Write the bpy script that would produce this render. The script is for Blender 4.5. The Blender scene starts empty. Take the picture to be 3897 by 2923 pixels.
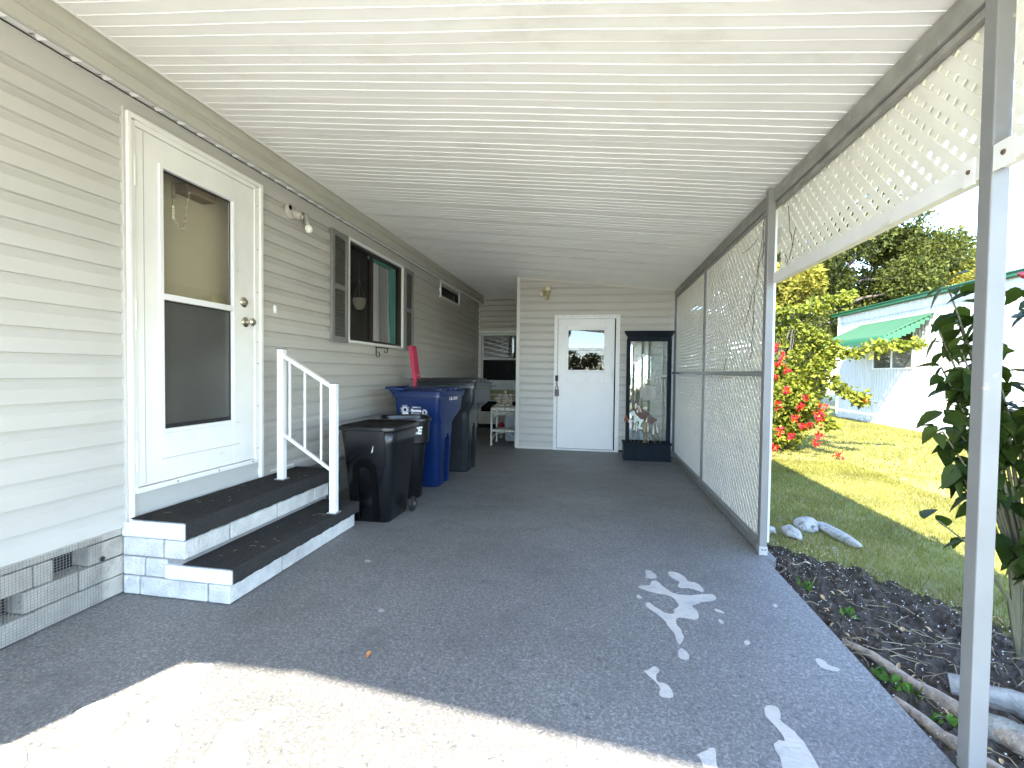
import bpy, bmesh, math, random
import numpy as np
from mathutils import Vector, Matrix
random.seed(7); rng=np.random.default_rng(7)
S=bpy.context.scene; COL=S.collection; R=math.radians
# ---------------- camera ----------------
cam=bpy.data.cameras.new('camera'); co=bpy.data.objects.new('camera',cam); COL.objects.link(co)
yaw,pit,rol=0.175517222,-0.0267078833,0.0119187743
fw=Vector((-math.sin(yaw)*math.cos(pit),math.cos(yaw)*math.cos(pit),math.sin(pit)))
r0=Vector((math.cos(yaw),math.sin(yaw),0)); u0=r0.cross(fw)
rr=r0*math.cos(rol)+u0*math.sin(rol); uu=u0*math.cos(rol)-r0*math.sin(rol)
mw=Matrix((rr,uu,-fw)).transposed().to_4x4(); mw.translation=(0,0,1.165); co.matrix_world=mw
cam.sensor_width=36; cam.lens=36*1785.85/3897; cam.clip_end=600; cam.clip_start=.02
S.camera=co
# ---------------- world, sun, exposure ----------------
SUN=Vector((.43,1.12,-1)).normalized()
w=bpy.data.worlds.new('World'); S.world=w; w.use_nodes=True
nt=w.node_tree; bg=nt.nodes['Background']; sky=nt.nodes.new('ShaderNodeTexSky'); sky.sky_type='NISHITA'
sky.sun_disc=False; sky.sun_elevation=math.asin(-SUN.z); sky.sun_rotation=math.atan2(-SUN.x,-SUN.y)
sky.air_density=.8; sky.dust_density=.05; sky.ozone_density=1.3; sky.altitude=300
nt.links.new(sky.outputs[0],bg.inputs[0]); bg.inputs[1].default_value=.125
sl=bpy.data.lights.new('sun','SUN'); sl.energy=2.15; sl.angle=R(.5); sl.color=(1,.92,.77)
so=bpy.data.objects.new('sun',sl); COL.objects.link(so); so.rotation_euler=SUN.to_track_quat('-Z','Y').to_euler(); so.location=(0,0,20)
S.view_settings.view_transform='Standard'; S.view_settings.look='None'; S.view_settings.gamma=1
S.view_settings.exposure=3.97
S.render.engine='CYCLES'; S.cycles.max_bounces=10; S.cycles.diffuse_bounces=6; S.cycles.transparent_max_bounces=16
# ---------------- materials ----------------
MATS={}
def mat(name,rgb,rough=.5,metal=0,var=0,vs=6,bump=0,bs=40,stain=None,ss=3,spec=.5,coat=0,stretch=None,lo=.55,hi=.72):
    if name in MATS: return MATS[name]
    m=bpy.data.materials.new(name); m.use_nodes=True; n=m.node_tree; N=n.nodes; L=n.links
    b=N['Principled BSDF']; b.inputs['Base Color'].default_value=(*rgb,1); b.inputs['Roughness'].default_value=rough
    b.inputs['Metallic'].default_value=metal; b.inputs['Specular IOR Level'].default_value=spec
    b.inputs['Coat Weight'].default_value=coat
    tc=N.new('ShaderNodeTexCoord'); src=tc.outputs['Object']
    if stretch:
        mp=N.new('ShaderNodeMapping'); mp.inputs['Scale'].default_value=stretch; L.new(src,mp.inputs[0]); src=mp.outputs[0]
    col=None
    if var:
        t=N.new('ShaderNodeTexNoise'); t.inputs['Scale'].default_value=vs; t.inputs['Detail'].default_value=5; L.new(src,t.inputs[0])
        h=N.new('ShaderNodeMapRange'); h.inputs[1].default_value=.3; h.inputs[2].default_value=.7; h.inputs[3].default_value=1-var; h.inputs[4].default_value=1+var
        L.new(t.outputs[0],h.inputs[0]); x=N.new('ShaderNodeVectorMath'); x.operation='SCALE'; x.inputs[0].default_value=rgb
        L.new(h.outputs[0],x.inputs['Scale']); col=x.outputs[0]
    if stain:
        t=N.new('ShaderNodeTexNoise'); t.inputs['Scale'].default_value=ss; t.inputs['Detail'].default_value=6; t.inputs['Roughness'].default_value=.65; L.new(src,t.inputs[0])
        h=N.new('ShaderNodeMapRange'); h.inputs[1].default_value=lo; h.inputs[2].default_value=hi; L.new(t.outputs[0],h.inputs[0])
        x=N.new('ShaderNodeMix'); x.data_type='RGBA'; L.new(h.outputs[0],x.inputs[0])
        x.inputs[6].default_value=(*rgb,1)
        if col: L.new(col,x.inputs[6])
        x.inputs[7].default_value=(*stain,1); col=x.outputs[2]
    if col: L.new(col,b.inputs['Base Color'])
    if bump:
        t=N.new('ShaderNodeTexNoise'); t.inputs['Scale'].default_value=bs; t.inputs['Detail'].default_value=6; L.new(src,t.inputs[0])
        bp=N.new('ShaderNodeBump'); bp.inputs['Strength'].default_value=bump; bp.inputs['Distance'].default_value=.01
        L.new(t.outputs[0],bp.inputs['Height']); L.new(bp.outputs[0],b.inputs['Normal'])
    MATS[name]=m; return m
def leafmat(name,rgb,tr=.35,rough=.45,var=.45,vs=3.,spec=.12):
    m=mat(name,rgb,rough,var=var,vs=vs,spec=spec); n=m.node_tree; N=n.nodes; L=n.links
    b=N['Principled BSDF']; o=N['Material Output']; t=N.new('ShaderNodeBsdfTranslucent')
    t.inputs[0].default_value=(rgb[0]*1.9,rgb[1]*1.7,rgb[2]*.8,1)
    x=N.new('ShaderNodeMixShader'); x.inputs[0].default_value=tr; L.new(b.outputs[0],x.inputs[1]); L.new(t.outputs[0],x.inputs[2]); L.new(x.outputs[0],o.inputs[0])
    # per leaf colour variation
    g=N.new('ShaderNodeNewGeometry'); h=N.new('ShaderNodeHueSaturation'); r=N.new('ShaderNodeMapRange')
    L.new(g.outputs['Random Per Island'],r.inputs[0]); r.inputs[3].default_value=.55; r.inputs[4].default_value=1.5
    L.new(r.outputs[0],h.inputs['Value']); r2=N.new('ShaderNodeMapRange'); L.new(g.outputs['Random Per Island'],r2.inputs[0]); r2.inputs[3].default_value=.52; r2.inputs[4].default_value=.475; L.new(r2.outputs[0],h.inputs['Hue'])
    src=b.inputs['Base Color'].links[0].from_socket; L.new(src,h.inputs['Color']); L.new(h.outputs[0],b.inputs['Base Color'])
    return m
def glass(name,tint,refl,tintfac=1.0,rough=.0):
    m=bpy.data.materials.new(name); m.use_nodes=True; N=m.node_tree.nodes; L=m.node_tree.links; N.remove(N['Principled BSDF'])
    o=N['Material Output']; t=N.new('ShaderNodeBsdfTransparent'); t.inputs[0].default_value=(*tint,1)
    g=N.new('ShaderNodeBsdfGlossy'); g.inputs['Roughness'].default_value=rough
    f=N.new('ShaderNodeLayerWeight'); p5=N.new('ShaderNodeMath'); p5.operation='POWER'; p5.inputs[1].default_value=5; L.new(f.outputs['Facing'],p5.inputs[0]); a=N.new('ShaderNodeMath'); a.operation='ADD'; a.inputs[1].default_value=refl+.04; a.use_clamp=True
    L.new(p5.outputs[0],a.inputs[0]); x=N.new('ShaderNodeMixShader'); L.new(a.outputs[0],x.inputs[0]); L.new(t.outputs[0],x.inputs[1]); L.new(g.outputs[0],x.inputs[2]); L.new(x.outputs[0],o.inputs[0])
    MATS[name]=m; return m
siding=mat('vinyl_siding',(.50,.483,.44),.42,var=.05,vs=1.5,stain=(.40,.37,.30),ss=1.6,lo=.6,hi=.9,bump=.05,bs=30,stretch=(1,1,3))
whitep=mat('white_paint',(.80,.79,.75),.35,var=.04,vs=5,stain=(.55,.50,.42),ss=7,lo=.62,hi=.85)
whitem=mat('white_aluminium',(.78,.78,.77),.3,var=.03,vs=4)
ceilm=mat('roof_pan_paint',(.88,.855,.79),.38,var=.035,vs=2.2,stain=(.66,.62,.54),ss=1.3,lo=.56,hi=.8,stretch=(1,2,1))
dirty=mat('dirty_aluminium',(.24,.232,.205),.55,var=.25,vs=9,stain=(.36,.355,.33),ss=22,lo=.60,hi=.70,stretch=(3,.8,1))
alu=mat('post_aluminium',(.175,.173,.165),.45,var=.08,vs=5,stain=(.36,.31,.25),ss=14,lo=.68,hi=.74)
fasc=mat('tan_fascia',(.47,.455,.385),.4,var=.05,vs=3,stain=(.33,.29,.22),ss=4,lo=.6,hi=.85)
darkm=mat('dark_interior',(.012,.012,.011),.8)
black=mat('black_rubber',(.012,.012,.012),.5)
chrome=mat('worn_nickel',(.62,.57,.48),.25,1)
brass=mat('old_brass',(.30,.21,.10),.35,1,var=.3,vs=60)
wood_floor=mat('dark_wood',(.06,.04,.03),.5)
screwm=mat('screw_rust',(.16,.11,.07),.6,.5)
# floor paint
def floor_mat():
    m=mat('painted_concrete',(.1,.11,.12),.55); N=m.node_tree.nodes; L=m.node_tree.links; b=N['Principled BSDF']
    tc=N.new('ShaderNodeTexCoord')
    def noise(s,d,dist=0,r=.6):
        t=N.new('ShaderNodeTexNoise'); t.inputs['Scale'].default_value=s; t.inputs['Detail'].default_value=d; t.inputs['Distortion'].default_value=dist; t.inputs['Roughness'].default_value=r; L.new(tc.outputs['Object'],t.inputs[0]); return t.outputs[0]
    def mr(s,a,b_,c,d):
        h=N.new('ShaderNodeMapRange'); L.new(s,h.inputs[0]); h.inputs[1].default_value=a; h.inputs[2].default_value=b_; h.inputs[3].default_value=c; h.inputs[4].default_value=d; return h.outputs[0]
    def mix(f,a,b_):
        x=N.new('ShaderNodeMix'); x.data_type='RGBA'; L.new(f,x.inputs[0])
        for i,v in ((6,a),(7,b_)):
            if isinstance(v,tuple): x.inputs[i].default_value=(*v,1)
            else: L.new(v,x.inputs[i])
        return x.outputs[2]
    fl=mr(noise(88,3.5,.9),.45,.66,0,1)
    c=mix(fl,(.128,.124,.118),(.268,.262,.252))
    dk=mr(noise(48,3,.8),.60,.68,0,1); c=mix(dk,c,(.080,.082,.088))
    blot=mr(noise(4.5,4),.52,.75,0,.55); c=mix(blot,c,(.085,.087,.09))
    lt=mr(noise(1.1,3),.35,.75,.86,1.2)
    v=N.new('ShaderNodeVectorMath'); v.operation='SCALE'; L.new(c,v.inputs[0]); L.new(lt,v.inputs['Scale']); L.new(v.outputs[0],b.inputs['Base Color'])
    bp=N.new('ShaderNodeBump'); bp.inputs['Strength'].default_value=.35; bp.inputs['Distance'].default_value=.004
    L.new(noise(88,3.5,.9),bp.inputs['Height']); L.new(bp.outputs[0],b.inputs['Normal']); return m
floorm=floor_mat()
# ---------------- mesh helpers ----------------
def tag(o,label=None,cat=None,group=None,kind=None):
    if label: o['label']=label
    if cat: o['category']=cat
    if group: o['group']=group
    if kind: o['kind']=kind
    return o
def thing(name,loc,label,cat,group=None):
    o=bpy.data.objects.new(name,None); COL.objects.link(o); o.location=loc; o.empty_display_size=.1
    return tag(o,label,cat,group)
class MB:
    def __init__(s): s.v=[]; s.f=[]
    def add(s,vs,fs):
        k=len(s.v); s.v+= [tuple(p) for p in vs]; s.f+=[tuple(i+k for i in q) for q in fs]; return s
    def box(s,x0,x1,y0,y1,z0,z1,M=None):
        vs=[Vector((x,y,z)) for x in (x0,x1) for y in (y0,y1) for z in (z0,z1)]
        if M is not None: vs=[M@p for p in vs]
        return s.add(vs,[(0,1,3,2),(4,6,7,5),(0,4,5,1),(2,3,7,6),(0,2,6,4),(1,5,7,3)])
    def prism(s,poly,ext,closed=True,f=lambda u,v,e:(u,v,e)):
        # poly 2D list, extruded between ext[0], ext[1]; f maps (u,v,e)->xyz
        n=len(poly); vs=[f(u,v,ext[0]) for u,v in poly]+[f(u,v,ext[1]) for u,v in poly]
        fs=[(i,(i+1)%n,(i+1)%n+n,i+n) for i in range(n if closed else n-1)]
        if closed: fs+= [tuple(range(n))[::-1],tuple(range(n,2*n))]
        return s.add(vs,fs)
    def tube(s,path,r,n=8,cap=True):
        P=[Vector(p) for p in path]; k=len(P); rs=r if isinstance(r,(list,tuple)) else [r]*k; vs=[];up=None
        for i,p in enumerate(P):
            d=(P[min(i+1,k-1)]-P[max(i-1,0)]).normalized()
            if up is None: up=Vector((0,0,1)) if abs(d.z)<.9 else Vector((1,0,0))
            a=d.cross(up).normalized(); up=a.cross(d).normalized()
            for j in range(n):
                t=2*math.pi*j/n; vs.append(p+(a*math.cos(t)+up*math.sin(t))*rs[i])
        fs=[(i*n+j,i*n+(j+1)%n,(i+1)*n+(j+1)%n,(i+1)*n+j) for i in range(k-1) for j in range(n)]
        if cap: fs+=[tuple(range(n))[::-1],tuple((k-1)*n+j for j in range(n))]
        return s.add(vs,fs)
    def lathe(s,prof,c,n=24,M=None,cap=True):
        # prof list of (r,z) around local Z at c
        c=Vector(c); vs=[]
        for r,z in prof:
            for j in range(n):
                t=2*math.pi*j/n; p=Vector((r*math.cos(t),r*math.sin(t),z))
                if M is not None: p=M@p
                vs.append(c+p)
        k=len(prof); fs=[(i*n+j,i*n+(j+1)%n,(i+1)*n+(j+1)%n,(i+1)*n+j) for i in range(k-1) for j in range(n)]
        if cap: fs+=[tuple(range(n))[::-1],tuple((k-1)*n+j for j in range(n))]
        return s.add(vs,fs)
    def loft(s,secs,capb=True,capt=True):
        n=len(secs[0]); vs=[p for q in secs for p in q]; k=len(secs)
        fs=[(i*n+j,i*n+(j+1)%n,(i+1)*n+(j+1)%n,(i+1)*n+j) for i in range(k-1) for j in range(n)]
        if capb: fs.append(tuple(range(n))[::-1])
        if capt: fs.append(tuple((k-1)*n+j for j in range(n)))
        return s.add(vs,fs)
    def build(s,name,m,parent=None,smooth=False,bevel=0,sub=0,angle=35,**kw):
        L=Vector(parent_loc(parent)) if parent else Vector((0,0,0))
        me=bpy.data.meshes.new(name); me.from_pydata([tuple(Vector(p)-L) for p in s.v],[],s.f); me.update()
        o=bpy.data.objects.new(name,me); COL.objects.link(o)
        for q in (m if isinstance(m,list) else [m]): me.materials.append(q)
        if parent: o.parent=parent
        if smooth:
            me.shade_smooth()
            if hasattr(me,'set_sharp_from_angle'): me.set_sharp_from_angle(angle=R(angle))
        if bevel:
            b=o.modifiers.new('bevel','BEVEL'); b.width=bevel; b.segments=2; b.limit_method='ANGLE'; b.angle_limit=R(40)
        if sub:
            b=o.modifiers.new('sub','SUBSURF'); b.levels=sub; b.render_levels=sub
        return tag(o,**kw)
def parent_loc(o):
    L=Vector((0,0,0))
    while o: L+=Vector(o.location); o=o.parent
    return L
def fast(name,V,F,m,parent=None,midx=None,**kw):
    # V (n,3) F (m,k) numpy
    L=np.array(parent_loc(parent)) if parent else np.zeros(3)
    me=bpy.data.meshes.new(name); V=np.asarray(V,dtype=np.float32)-L.astype(np.float32); F=np.asarray(F,dtype=np.int32); k=F.shape[1]
    me.vertices.add(len(V)); me.vertices.foreach_set('co',V.ravel()); me.loops.add(F.size); me.loops.foreach_set('vertex_index',F.ravel())
    me.polygons.add(len(F)); me.polygons.foreach_set('loop_start',np.arange(0,F.size,k,dtype=np.int32)); me.polygons.foreach_set('loop_total',np.full(len(F),k,dtype=np.int32))
    for q in (m if isinstance(m,list) else [m]): me.materials.append(q)
    if midx is not None: me.polygons.foreach_set('material_index',np.asarray(midx,dtype=np.int32))
    me.update(calc_edges=True); me.validate(); me.shade_flat()
    o=bpy.data.objects.new(name,me); COL.objects.link(o)
    if parent: o.parent=parent
    return tag(o,**kw)
def copy_tree(o,parent=None):
    c=o.copy(); COL.objects.link(c); c.parent=parent
    for ch in o.children: copy_tree(ch,c)
    return c
def text_mb(txt,size,f,thick=.0,shear=0,bold=0):
    cu=bpy.data.curves.new('t','FONT'); cu.body=txt; cu.size=size; cu.shear=shear; cu.offset=bold; cu.resolution_u=3
    o=bpy.data.objects.new('t',cu); me=o.to_mesh(); m=MB()
    m.add([f(v.co.x,v.co.y) for v in me.vertices],[tuple(p.vertices) for p in me.polygons])
    o.to_mesh_clear(); bpy.data.objects.remove(o); bpy.data.curves.remove(cu); return m
def rrect(cx,cy,hx,hy,r,z,n=6):
    pts=[]
    for (sx,sy,a0) in ((1,1,0),(-1,1,90),(-1,-1,180),(1,-1,270)):
        for i in range(n+1):
            a=R(a0+90*i/n); pts.append(Vector((cx+sx*(hx-r)+r*math.cos(a),cy+sy*(hy-r)+r*math.sin(a),z)))
    return pts
def leaves(P,D,size,aspect=.5,fold=.25,droop=0.):
    # P (n,3) base points, D (n,3) pointing dir, size (n,)
    n=len(P); D=D/np.linalg.norm(D,axis=1,keepdims=True)
    rnd=rng.normal(size=(n,3)); A=np.cross(D,rnd); A/=np.linalg.norm(A,axis=1,keepdims=True); Nn=np.cross(A,D)
    s=size[:,None]; b=P; t=P+D*s; mid=P+D*s*.45
    l=mid+A*s*aspect*.5+Nn*s*fold*.5; r=mid-A*s*aspect*.5+Nn*s*fold*.5
    V=np.stack([b,l,t,r],1).reshape(-1,3); i=np.arange(n)[:,None]*4
    F=np.concatenate([i+np.array([[0,1,2]]),i+np.array([[0,2,3]])],0)
    return V,F
def rdir(n,up=0.):
    d=rng.normal(size=(n,3)); d[:,2]+=up; return d/np.linalg.norm(d,axis=1,keepdims=True)
def siding_seg(mb,a0,a1,z0,z1,f,pitch=.1095,phase=.453,proud=.019):
    # courses with a butt edge at z = phase+k*pitch, a cove below it, then a flat face
    k0=math.floor((z0-phase)/pitch)-1; pts=[]
    k=k0
    while phase+k*pitch<z1+pitch:
        zb=phase+k*pitch      # butt bottom edge of the course above sits here; build upward from this butt
        pts+= [(zb+.0015,proud*.93),(zb+.004,proud),(zb+.064,proud*.86),(zb+.074,proud*.50),(zb+.086,proud*.20),(zb+.098,0.0),(zb+pitch-.0005,0.0)]
        k+=1
    # clip
    out=[]
    for (za,pa),(zb,pb) in zip(pts,pts[1:]):
        if zb<z0 or za>z1: continue
        def at(z): return pa+(pb-pa)*((z-za)/(zb-za) if zb>za else 0)
        A=(max(za,z0),at(max(za,z0))); B=(min(zb,z1),at(min(zb,z1)))
        if not out: out.append(A)
        out.append(B)
    vs=[f(a0,p,z) for z,p in out]+[f(a1,p,z) for z,p in out]; n=len(out)
    mb.add(vs,[(i,i+1,i+1+n,i+n) for i in range(n-1)])
# ================= SETTING: ground, driveway =================
RX=1.08
mb=MB()
GY=-0.1
mb.add([(-60,-60,GY),(90,-60,GY),(90,120,GY),(-60,120,GY)],[(0,1,2,3)])
grassg=mat('lawn_soil',(.20,.19,.055),.9,var=.3,vs=2.5,stain=(.27,.20,.09),ss=.8,lo=.5,hi=.7,bump=.8,bs=30)
mb.build('lawn',grassg,kind='structure')
mb=MB(); mb.box(-2.42,RX,-9,9.6,-.16,0); mb.box(RX,1.15,3.2,7.3,-.16,-.004)
mb.build('driveway',floorm,kind='structure')
# bare patches where the paint has peeled
conc=mat('bare_concrete',(.46,.43,.38),.8,var=.12,vs=14,stain=(.36,.35,.335),ss=7,lo=.52,hi=.62,bump=.3,bs=60)
PATCH=[
[(0.307,2.828),(0.321,2.847),(0.351,2.827),(0.37,2.765),(0.35,2.724),(0.298,2.732),(0.31,2.777)],
[(0.427,2.843),(0.491,2.856),(0.527,2.779),(0.527,2.734),(0.58,2.727),(0.596,2.63),(0.577,2.61),(0.529,2.649),(0.462,2.635),(0.465,2.678),(0.487,2.717),(0.445,2.762)],
[(0.241,2.607),(0.273,2.63),(0.318,2.639),(0.325,2.701),(0.363,2.709),(0.388,2.62),(0.436,2.565),(0.49,2.553),(0.596,2.598),(0.637,2.598),(0.639,2.552),(0.611,2.517),(0.562,2.507),(0.527,2.464),(0.491,2.449),(0.513,2.398),(0.509,2.344),(0.489,2.309),(0.453,2.314),(0.403,2.317),(0.388,2.263),(0.404,2.195),(0.403,2.139),(0.377,2.07),(0.366,2.11),(0.37,2.155),(0.35,2.22),(0.34,2.279),(0.298,2.348),(0.264,2.396),(0.271,2.434),(0.295,2.438),(0.31,2.392),(0.362,2.341),(0.402,2.349),(0.395,2.388),(0.435,2.431),(0.429,2.48),(0.405,2.543),(0.322,2.55),(0.275,2.581)],
[(0.376,2.065),(0.402,2.025),(0.397,1.986),(0.381,1.969),(0.356,1.983),(0.355,2.016)],
[(0.203,1.875),(0.221,1.87),(0.241,1.905),(0.262,1.904),(0.267,1.879),(0.247,1.85),(0.247,1.809),(0.28,1.807),(0.295,1.779),(0.299,1.742),(0.277,1.723),(0.247,1.728),(0.248,1.755),(0.258,1.772),(0.249,1.801),(0.227,1.829)],
[(0.229,2.504),(0.244,2.514),(0.259,2.486),(0.251,2.471),(0.234,2.478)],
[(0.596,2.438),(0.613,2.442),(0.642,2.407),(0.634,2.394),(0.605,2.407)],
[(0.592,2.338),(0.607,2.339),(0.612,2.306),(0.605,2.295),(0.588,2.31)],
[(0.662,2.171),(0.686,2.174),(0.676,2.145),(0.662,2.132),(0.652,2.146)],
[(0.321,1.485),(0.356,1.505),(0.372,1.524),(0.387,1.516),(0.378,1.47),(0.375,1.40),(0.34,1.40),(0.333,1.471)],
[(0.605,1.752),(0.633,1.762),(0.652,1.747),(0.642,1.705),(0.628,1.689),(0.655,1.652),(0.668,1.615),(0.674,1.564),(0.674,1.515),(0.66,1.40),(0.55,1.40),(0.569,1.508),(0.571,1.566),(0.588,1.592),(0.618,1.598),(0.603,1.667),(0.588,1.708)],
[(0.903,2.078),(0.921,2.097),(0.94,2.077),(0.939,2.052),(0.971,2.04),(0.971,2.022),(0.951,2.01),(0.914,2.017),(0.901,2.041)],
[(0.9,2.542),(0.922,2.554),(0.923,2.528),(0.903,2.512)],
[(-1.544,1.561),(-1.518,1.588),(-1.466,1.591),(-1.435,1.553),(-1.437,1.525),(-1.388,1.467),(-1.381,1.425),(-1.319,1.419),(-1.299,1.387),(-1.344,1.339),(-1.345,1.291),(-1.261,1.248),(-1.237,1.215),(-1.234,1.181),(-1.238,1.146),(-1.324,1.13),(-1.391,1.142),(-1.41,1.134),(-1.445,1.09),(-1.516,1.03),(-1.6,1.0),(-1.6,1.1),(-1.524,1.151),(-1.495,1.175),(-1.476,1.216),(-1.435,1.249),(-1.413,1.268),(-1.428,1.307),(-1.491,1.322),(-1.511,1.358),(-1.483,1.375),(-1.488,1.416),(-1.573,1.387),(-1.603,1.432),(-1.564,1.479),(-1.531,1.506),(-1.565,1.535)],
[(-1.688,1.241),(-1.709,1.285),(-1.689,1.329),(-1.644,1.355),(-1.572,1.369),(-1.545,1.345),(-1.532,1.297),(-1.49,1.258),(-1.514,1.233),(-1.601,1.21),(-1.655,1.216)],
[(-1.024,1.432),(-1.002,1.417),(-1.006,1.394),(-1.033,1.367),(-1.054,1.327),(-1.066,1.281),(-1.063,1.258),(-1.01,1.232),(-0.995,1.209),(-0.988,1.178),(-1.02,1.08),(-1.11,1.09),(-1.138,1.225),(-1.17,1.285),(-1.156,1.318),(-1.108,1.353),(-1.062,1.405)],
[(-1.83,1.112),(-1.744,1.127),(-1.699,1.126),(-1.59,1.062),(-1.64,.98),(-1.85,.98)],
[(-1.37,2.65),(-1.33,2.645),(-1.32,2.62),(-1.36,2.61)],[(-1.02,2.115),(-.99,2.11),(-.985,2.085),(-1.015,2.08)]]
mb=MB()
for P in PATCH:
    Q=[]; n=len(P)          # one Chaikin pass rounds the outline
    for i in range(n):
        a=P[i]; b=P[(i+1)%n]
        Q.append((a[0]*.75+b[0]*.25+rng.normal()*.0015,a[1]*.75+b[1]*.25+rng.normal()*.0015)); Q.append((a[0]*.25+b[0]*.75+rng.normal()*.0015,a[1]*.25+b[1]*.75+rng.normal()*.0015))
    mb.add([(x,y,.0015) for x,y in Q],[tuple(range(len(Q)))])
mb.build('worn_paint_patches',conc,kind='structure')
mb=MB(); mb.box(-9,7,-9.9,-1.6,-.13,.004) 
mb.build('bounce_apron',mat('bounce_concrete',(.60,.56,.49),.85,var=.1,vs=4),kind='structure')  # pale slab added out of view to bounce sunlight into the carport
mb=MB()
for i in range(46):
    x=rng.uniform(-1.2,1.0); y=rng.uniform(1.7,6.8); s=rng.uniform(.002,.006); a=rng.uniform(0,6)
    mb.add([(x+s*math.cos(a+k*2.1)*rng.uniform(.5,1.2),y+s*math.sin(a+k*2.1)*rng.uniform(.5,1.2),.003) for k in range(3)],[(0,1,2)])
mb.build('paint_chips',conc,label='tiny pale paint chips scattered over the shaded driveway',cat='debris',kind='stuff')
mb=MB(); dl=mat('floor_debris',(.16,.12,.07),.9,var=.4,vs=40)
for i in range(150):
    y=rng.uniform(3.3,6.9); x=1.06-abs(rng.normal())*.035; s=rng.uniform(.003,.012); a=rng.uniform(0,6)
    mb.tube([(x,y,.003),(x+s*math.cos(a),y+s*math.sin(a),.006),(x+2*s*math.cos(a+.5),y+2*s*math.sin(a+.5),.003)],.0012,4)
mb.build('swept_debris',dl,label='fine brown leaf debris gathered along the foot of the lattice',cat='debris',kind='stuff')
# street behind the camera (seen only in reflections)
mb=MB(); mb.add([(-60,-17,GY+.004),(90,-17,GY+.004),(90,-10,GY+.004),(-60,-10,GY+.004)],[(0,1,2,3)])
mb.build('street',mat('asphalt',(.10,.10,.10),.9,var=.1,vs=3),kind='structure')
# soil bed beside the driveway
def bed_edge(y): return 1.62+.30*math.sin(y*1.1-.6)+.10*math.sin(y*5.3)
nx,ny=60,220; V=[];F=[]
for j in range(ny):
    y=0.2+3.9*j/(ny-1)
    xe=bed_edge(y)+.20 if y<3.3 else max(1.14,bed_edge(y)+.20-(y-3.3)*1.4)
    for i in range(nx):
        x=RX-.01+(xe-RX+.01)*i/(nx-1); t=i/(nx-1)
        z=-.055-.045*t**3+.018*math.sin(x*31+y*17)*math.sin(x*13-y*29)+rng.normal()*.008-(0.03 if t>.97 else 0)
        V.append((x,y,min(z,-.012)))
for j in range(ny-1):
    for i in range(nx-1): F.append((j*nx+i,j*nx+i+1,(j+1)*nx+i+1,(j+1)*nx+i))
soil=mat('dark_soil',(.052,.038,.027),.95,var=.5,vs=20,stain=(.075,.058,.045),ss=16,lo=.55,hi=.7,bump=1,bs=90)
fast('soil_bed',np.array(V),np.array(F),soil,kind='structure')
def soilz(x,y): return -.05
# litter: perlite bits, twigs and dry leaves
straw=mat('dry_straw',(.24,.19,.12),.8,var=.4,vs=30); bit=mat('perlite',(.55,.54,.50),.8); dryleaf=mat('dry_leaf',(.40,.27,.13),.7,var=.4,vs=30)
mb=MB()
for i in range(750):
    y=rng.uniform(1.0,3.6); x=rng.uniform(RX+.02,min(bed_edge(y)+.1,2)); s=rng.uniform(.0015,.0045); z=-.04
    c=Vector((x,y,z+rng.uniform(-.005,.01))); M=Matrix.Rotation(rng.uniform(0,6),3,Vector(rdir(1)[0]))
    mb.add([c+M@Vector(q)*s for q in ((1,0,0),(-1,0,0),(0,1,0),(0,-1,0),(0,0,1),(0,0,-1))],[(0,2,4),(2,1,4),(1,3,4),(3,0,4),(2,0,5),(1,2,5),(3,1,5),(0,3,5)])
mb.build('white_grit',bit,label='white grit scattered over the dark soil beside the driveway',cat='grit',kind='stuff')
mb=MB()
for i in range(330):
    y=rng.uniform(1.0,3.3); x=rng.uniform(RX+.03,min(bed_edge(y)+.15,2.05)); a=rng.uniform(0,6.28); l=rng.uniform(.03,.17) if y<2.7 else rng.uniform(.02,.08)
    if y>2.7 and rng.random()<.5: continue
    p=[];cz=-.04+rng.uniform(0,.02)
    for k in range(4):
        p.append((x+math.cos(a)*l*(k/3-.5),y+math.sin(a)*l*(k/3-.5),cz+.01*math.sin(k*1.3+i))); a+=rng.normal()*.35
    mb.tube(p,rng.uniform(.0007,.0022),4)
mb.build('dry_twigs',straw,label='tangle of dry grass stems and twigs lying on the soil bed',cat='twigs',kind='stuff')
mb=MB()
def curled(mb,c,l,w,a,curl=.3):
    c=Vector(c); A=Vector((math.cos(a),math.sin(a),.1)); B=Vector((-math.sin(a),math.cos(a),0)); vs=[]
    prof=[0,.55,1,.8,.45,0.05]
    for k,pw in enumerate(prof):
        t=k/5-.5
        for s in (-1,0,1): vs.append(c+A*l*t+B*w*pw*s*.5+Vector((0,0,1))*(abs(s)*w*curl*pw+.15*l*math.sin(t*5)))
    fs=[(k*3+j,k*3+j+1,k*3+j+4,k*3+j+3) for k in range(5) for j in (0,1)]
    mb.add(vs,fs)
for i in range(70):
    y=rng.uniform(1.2,2.9); x=rng.uniform(RX+.03,min(bed_edge(y)+.1,2)); curled(mb,(x,y,-.035),rng.uniform(.02,.055),rng.uniform(.01,.022),rng.uniform(0,6))
mb.build('dry_leaf_litter',dryleaf,label='curled brown leaves littering the soil bed',cat='leaves',kind='stuff')
t=MB(); curled(t,(1.30,3.22,-.03),.13,.045,-.9,.1); t.build('fallen_leaf',mat('pale_leaf',(.62,.55,.38),.7),label='pale cream dry leaf lying on the soil near the lattice post',cat='leaf')
t=MB(); curled(t,(-.882,1.74,.012),.035,.022,1.2,.5); t.build('fallen_leaf',mat('orange_leaf',(.33,.13,.04),.7,var=.4,vs=60),label='small crumpled orange leaf on the shaded driveway near the sunlit patch',cat='leaf')
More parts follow.
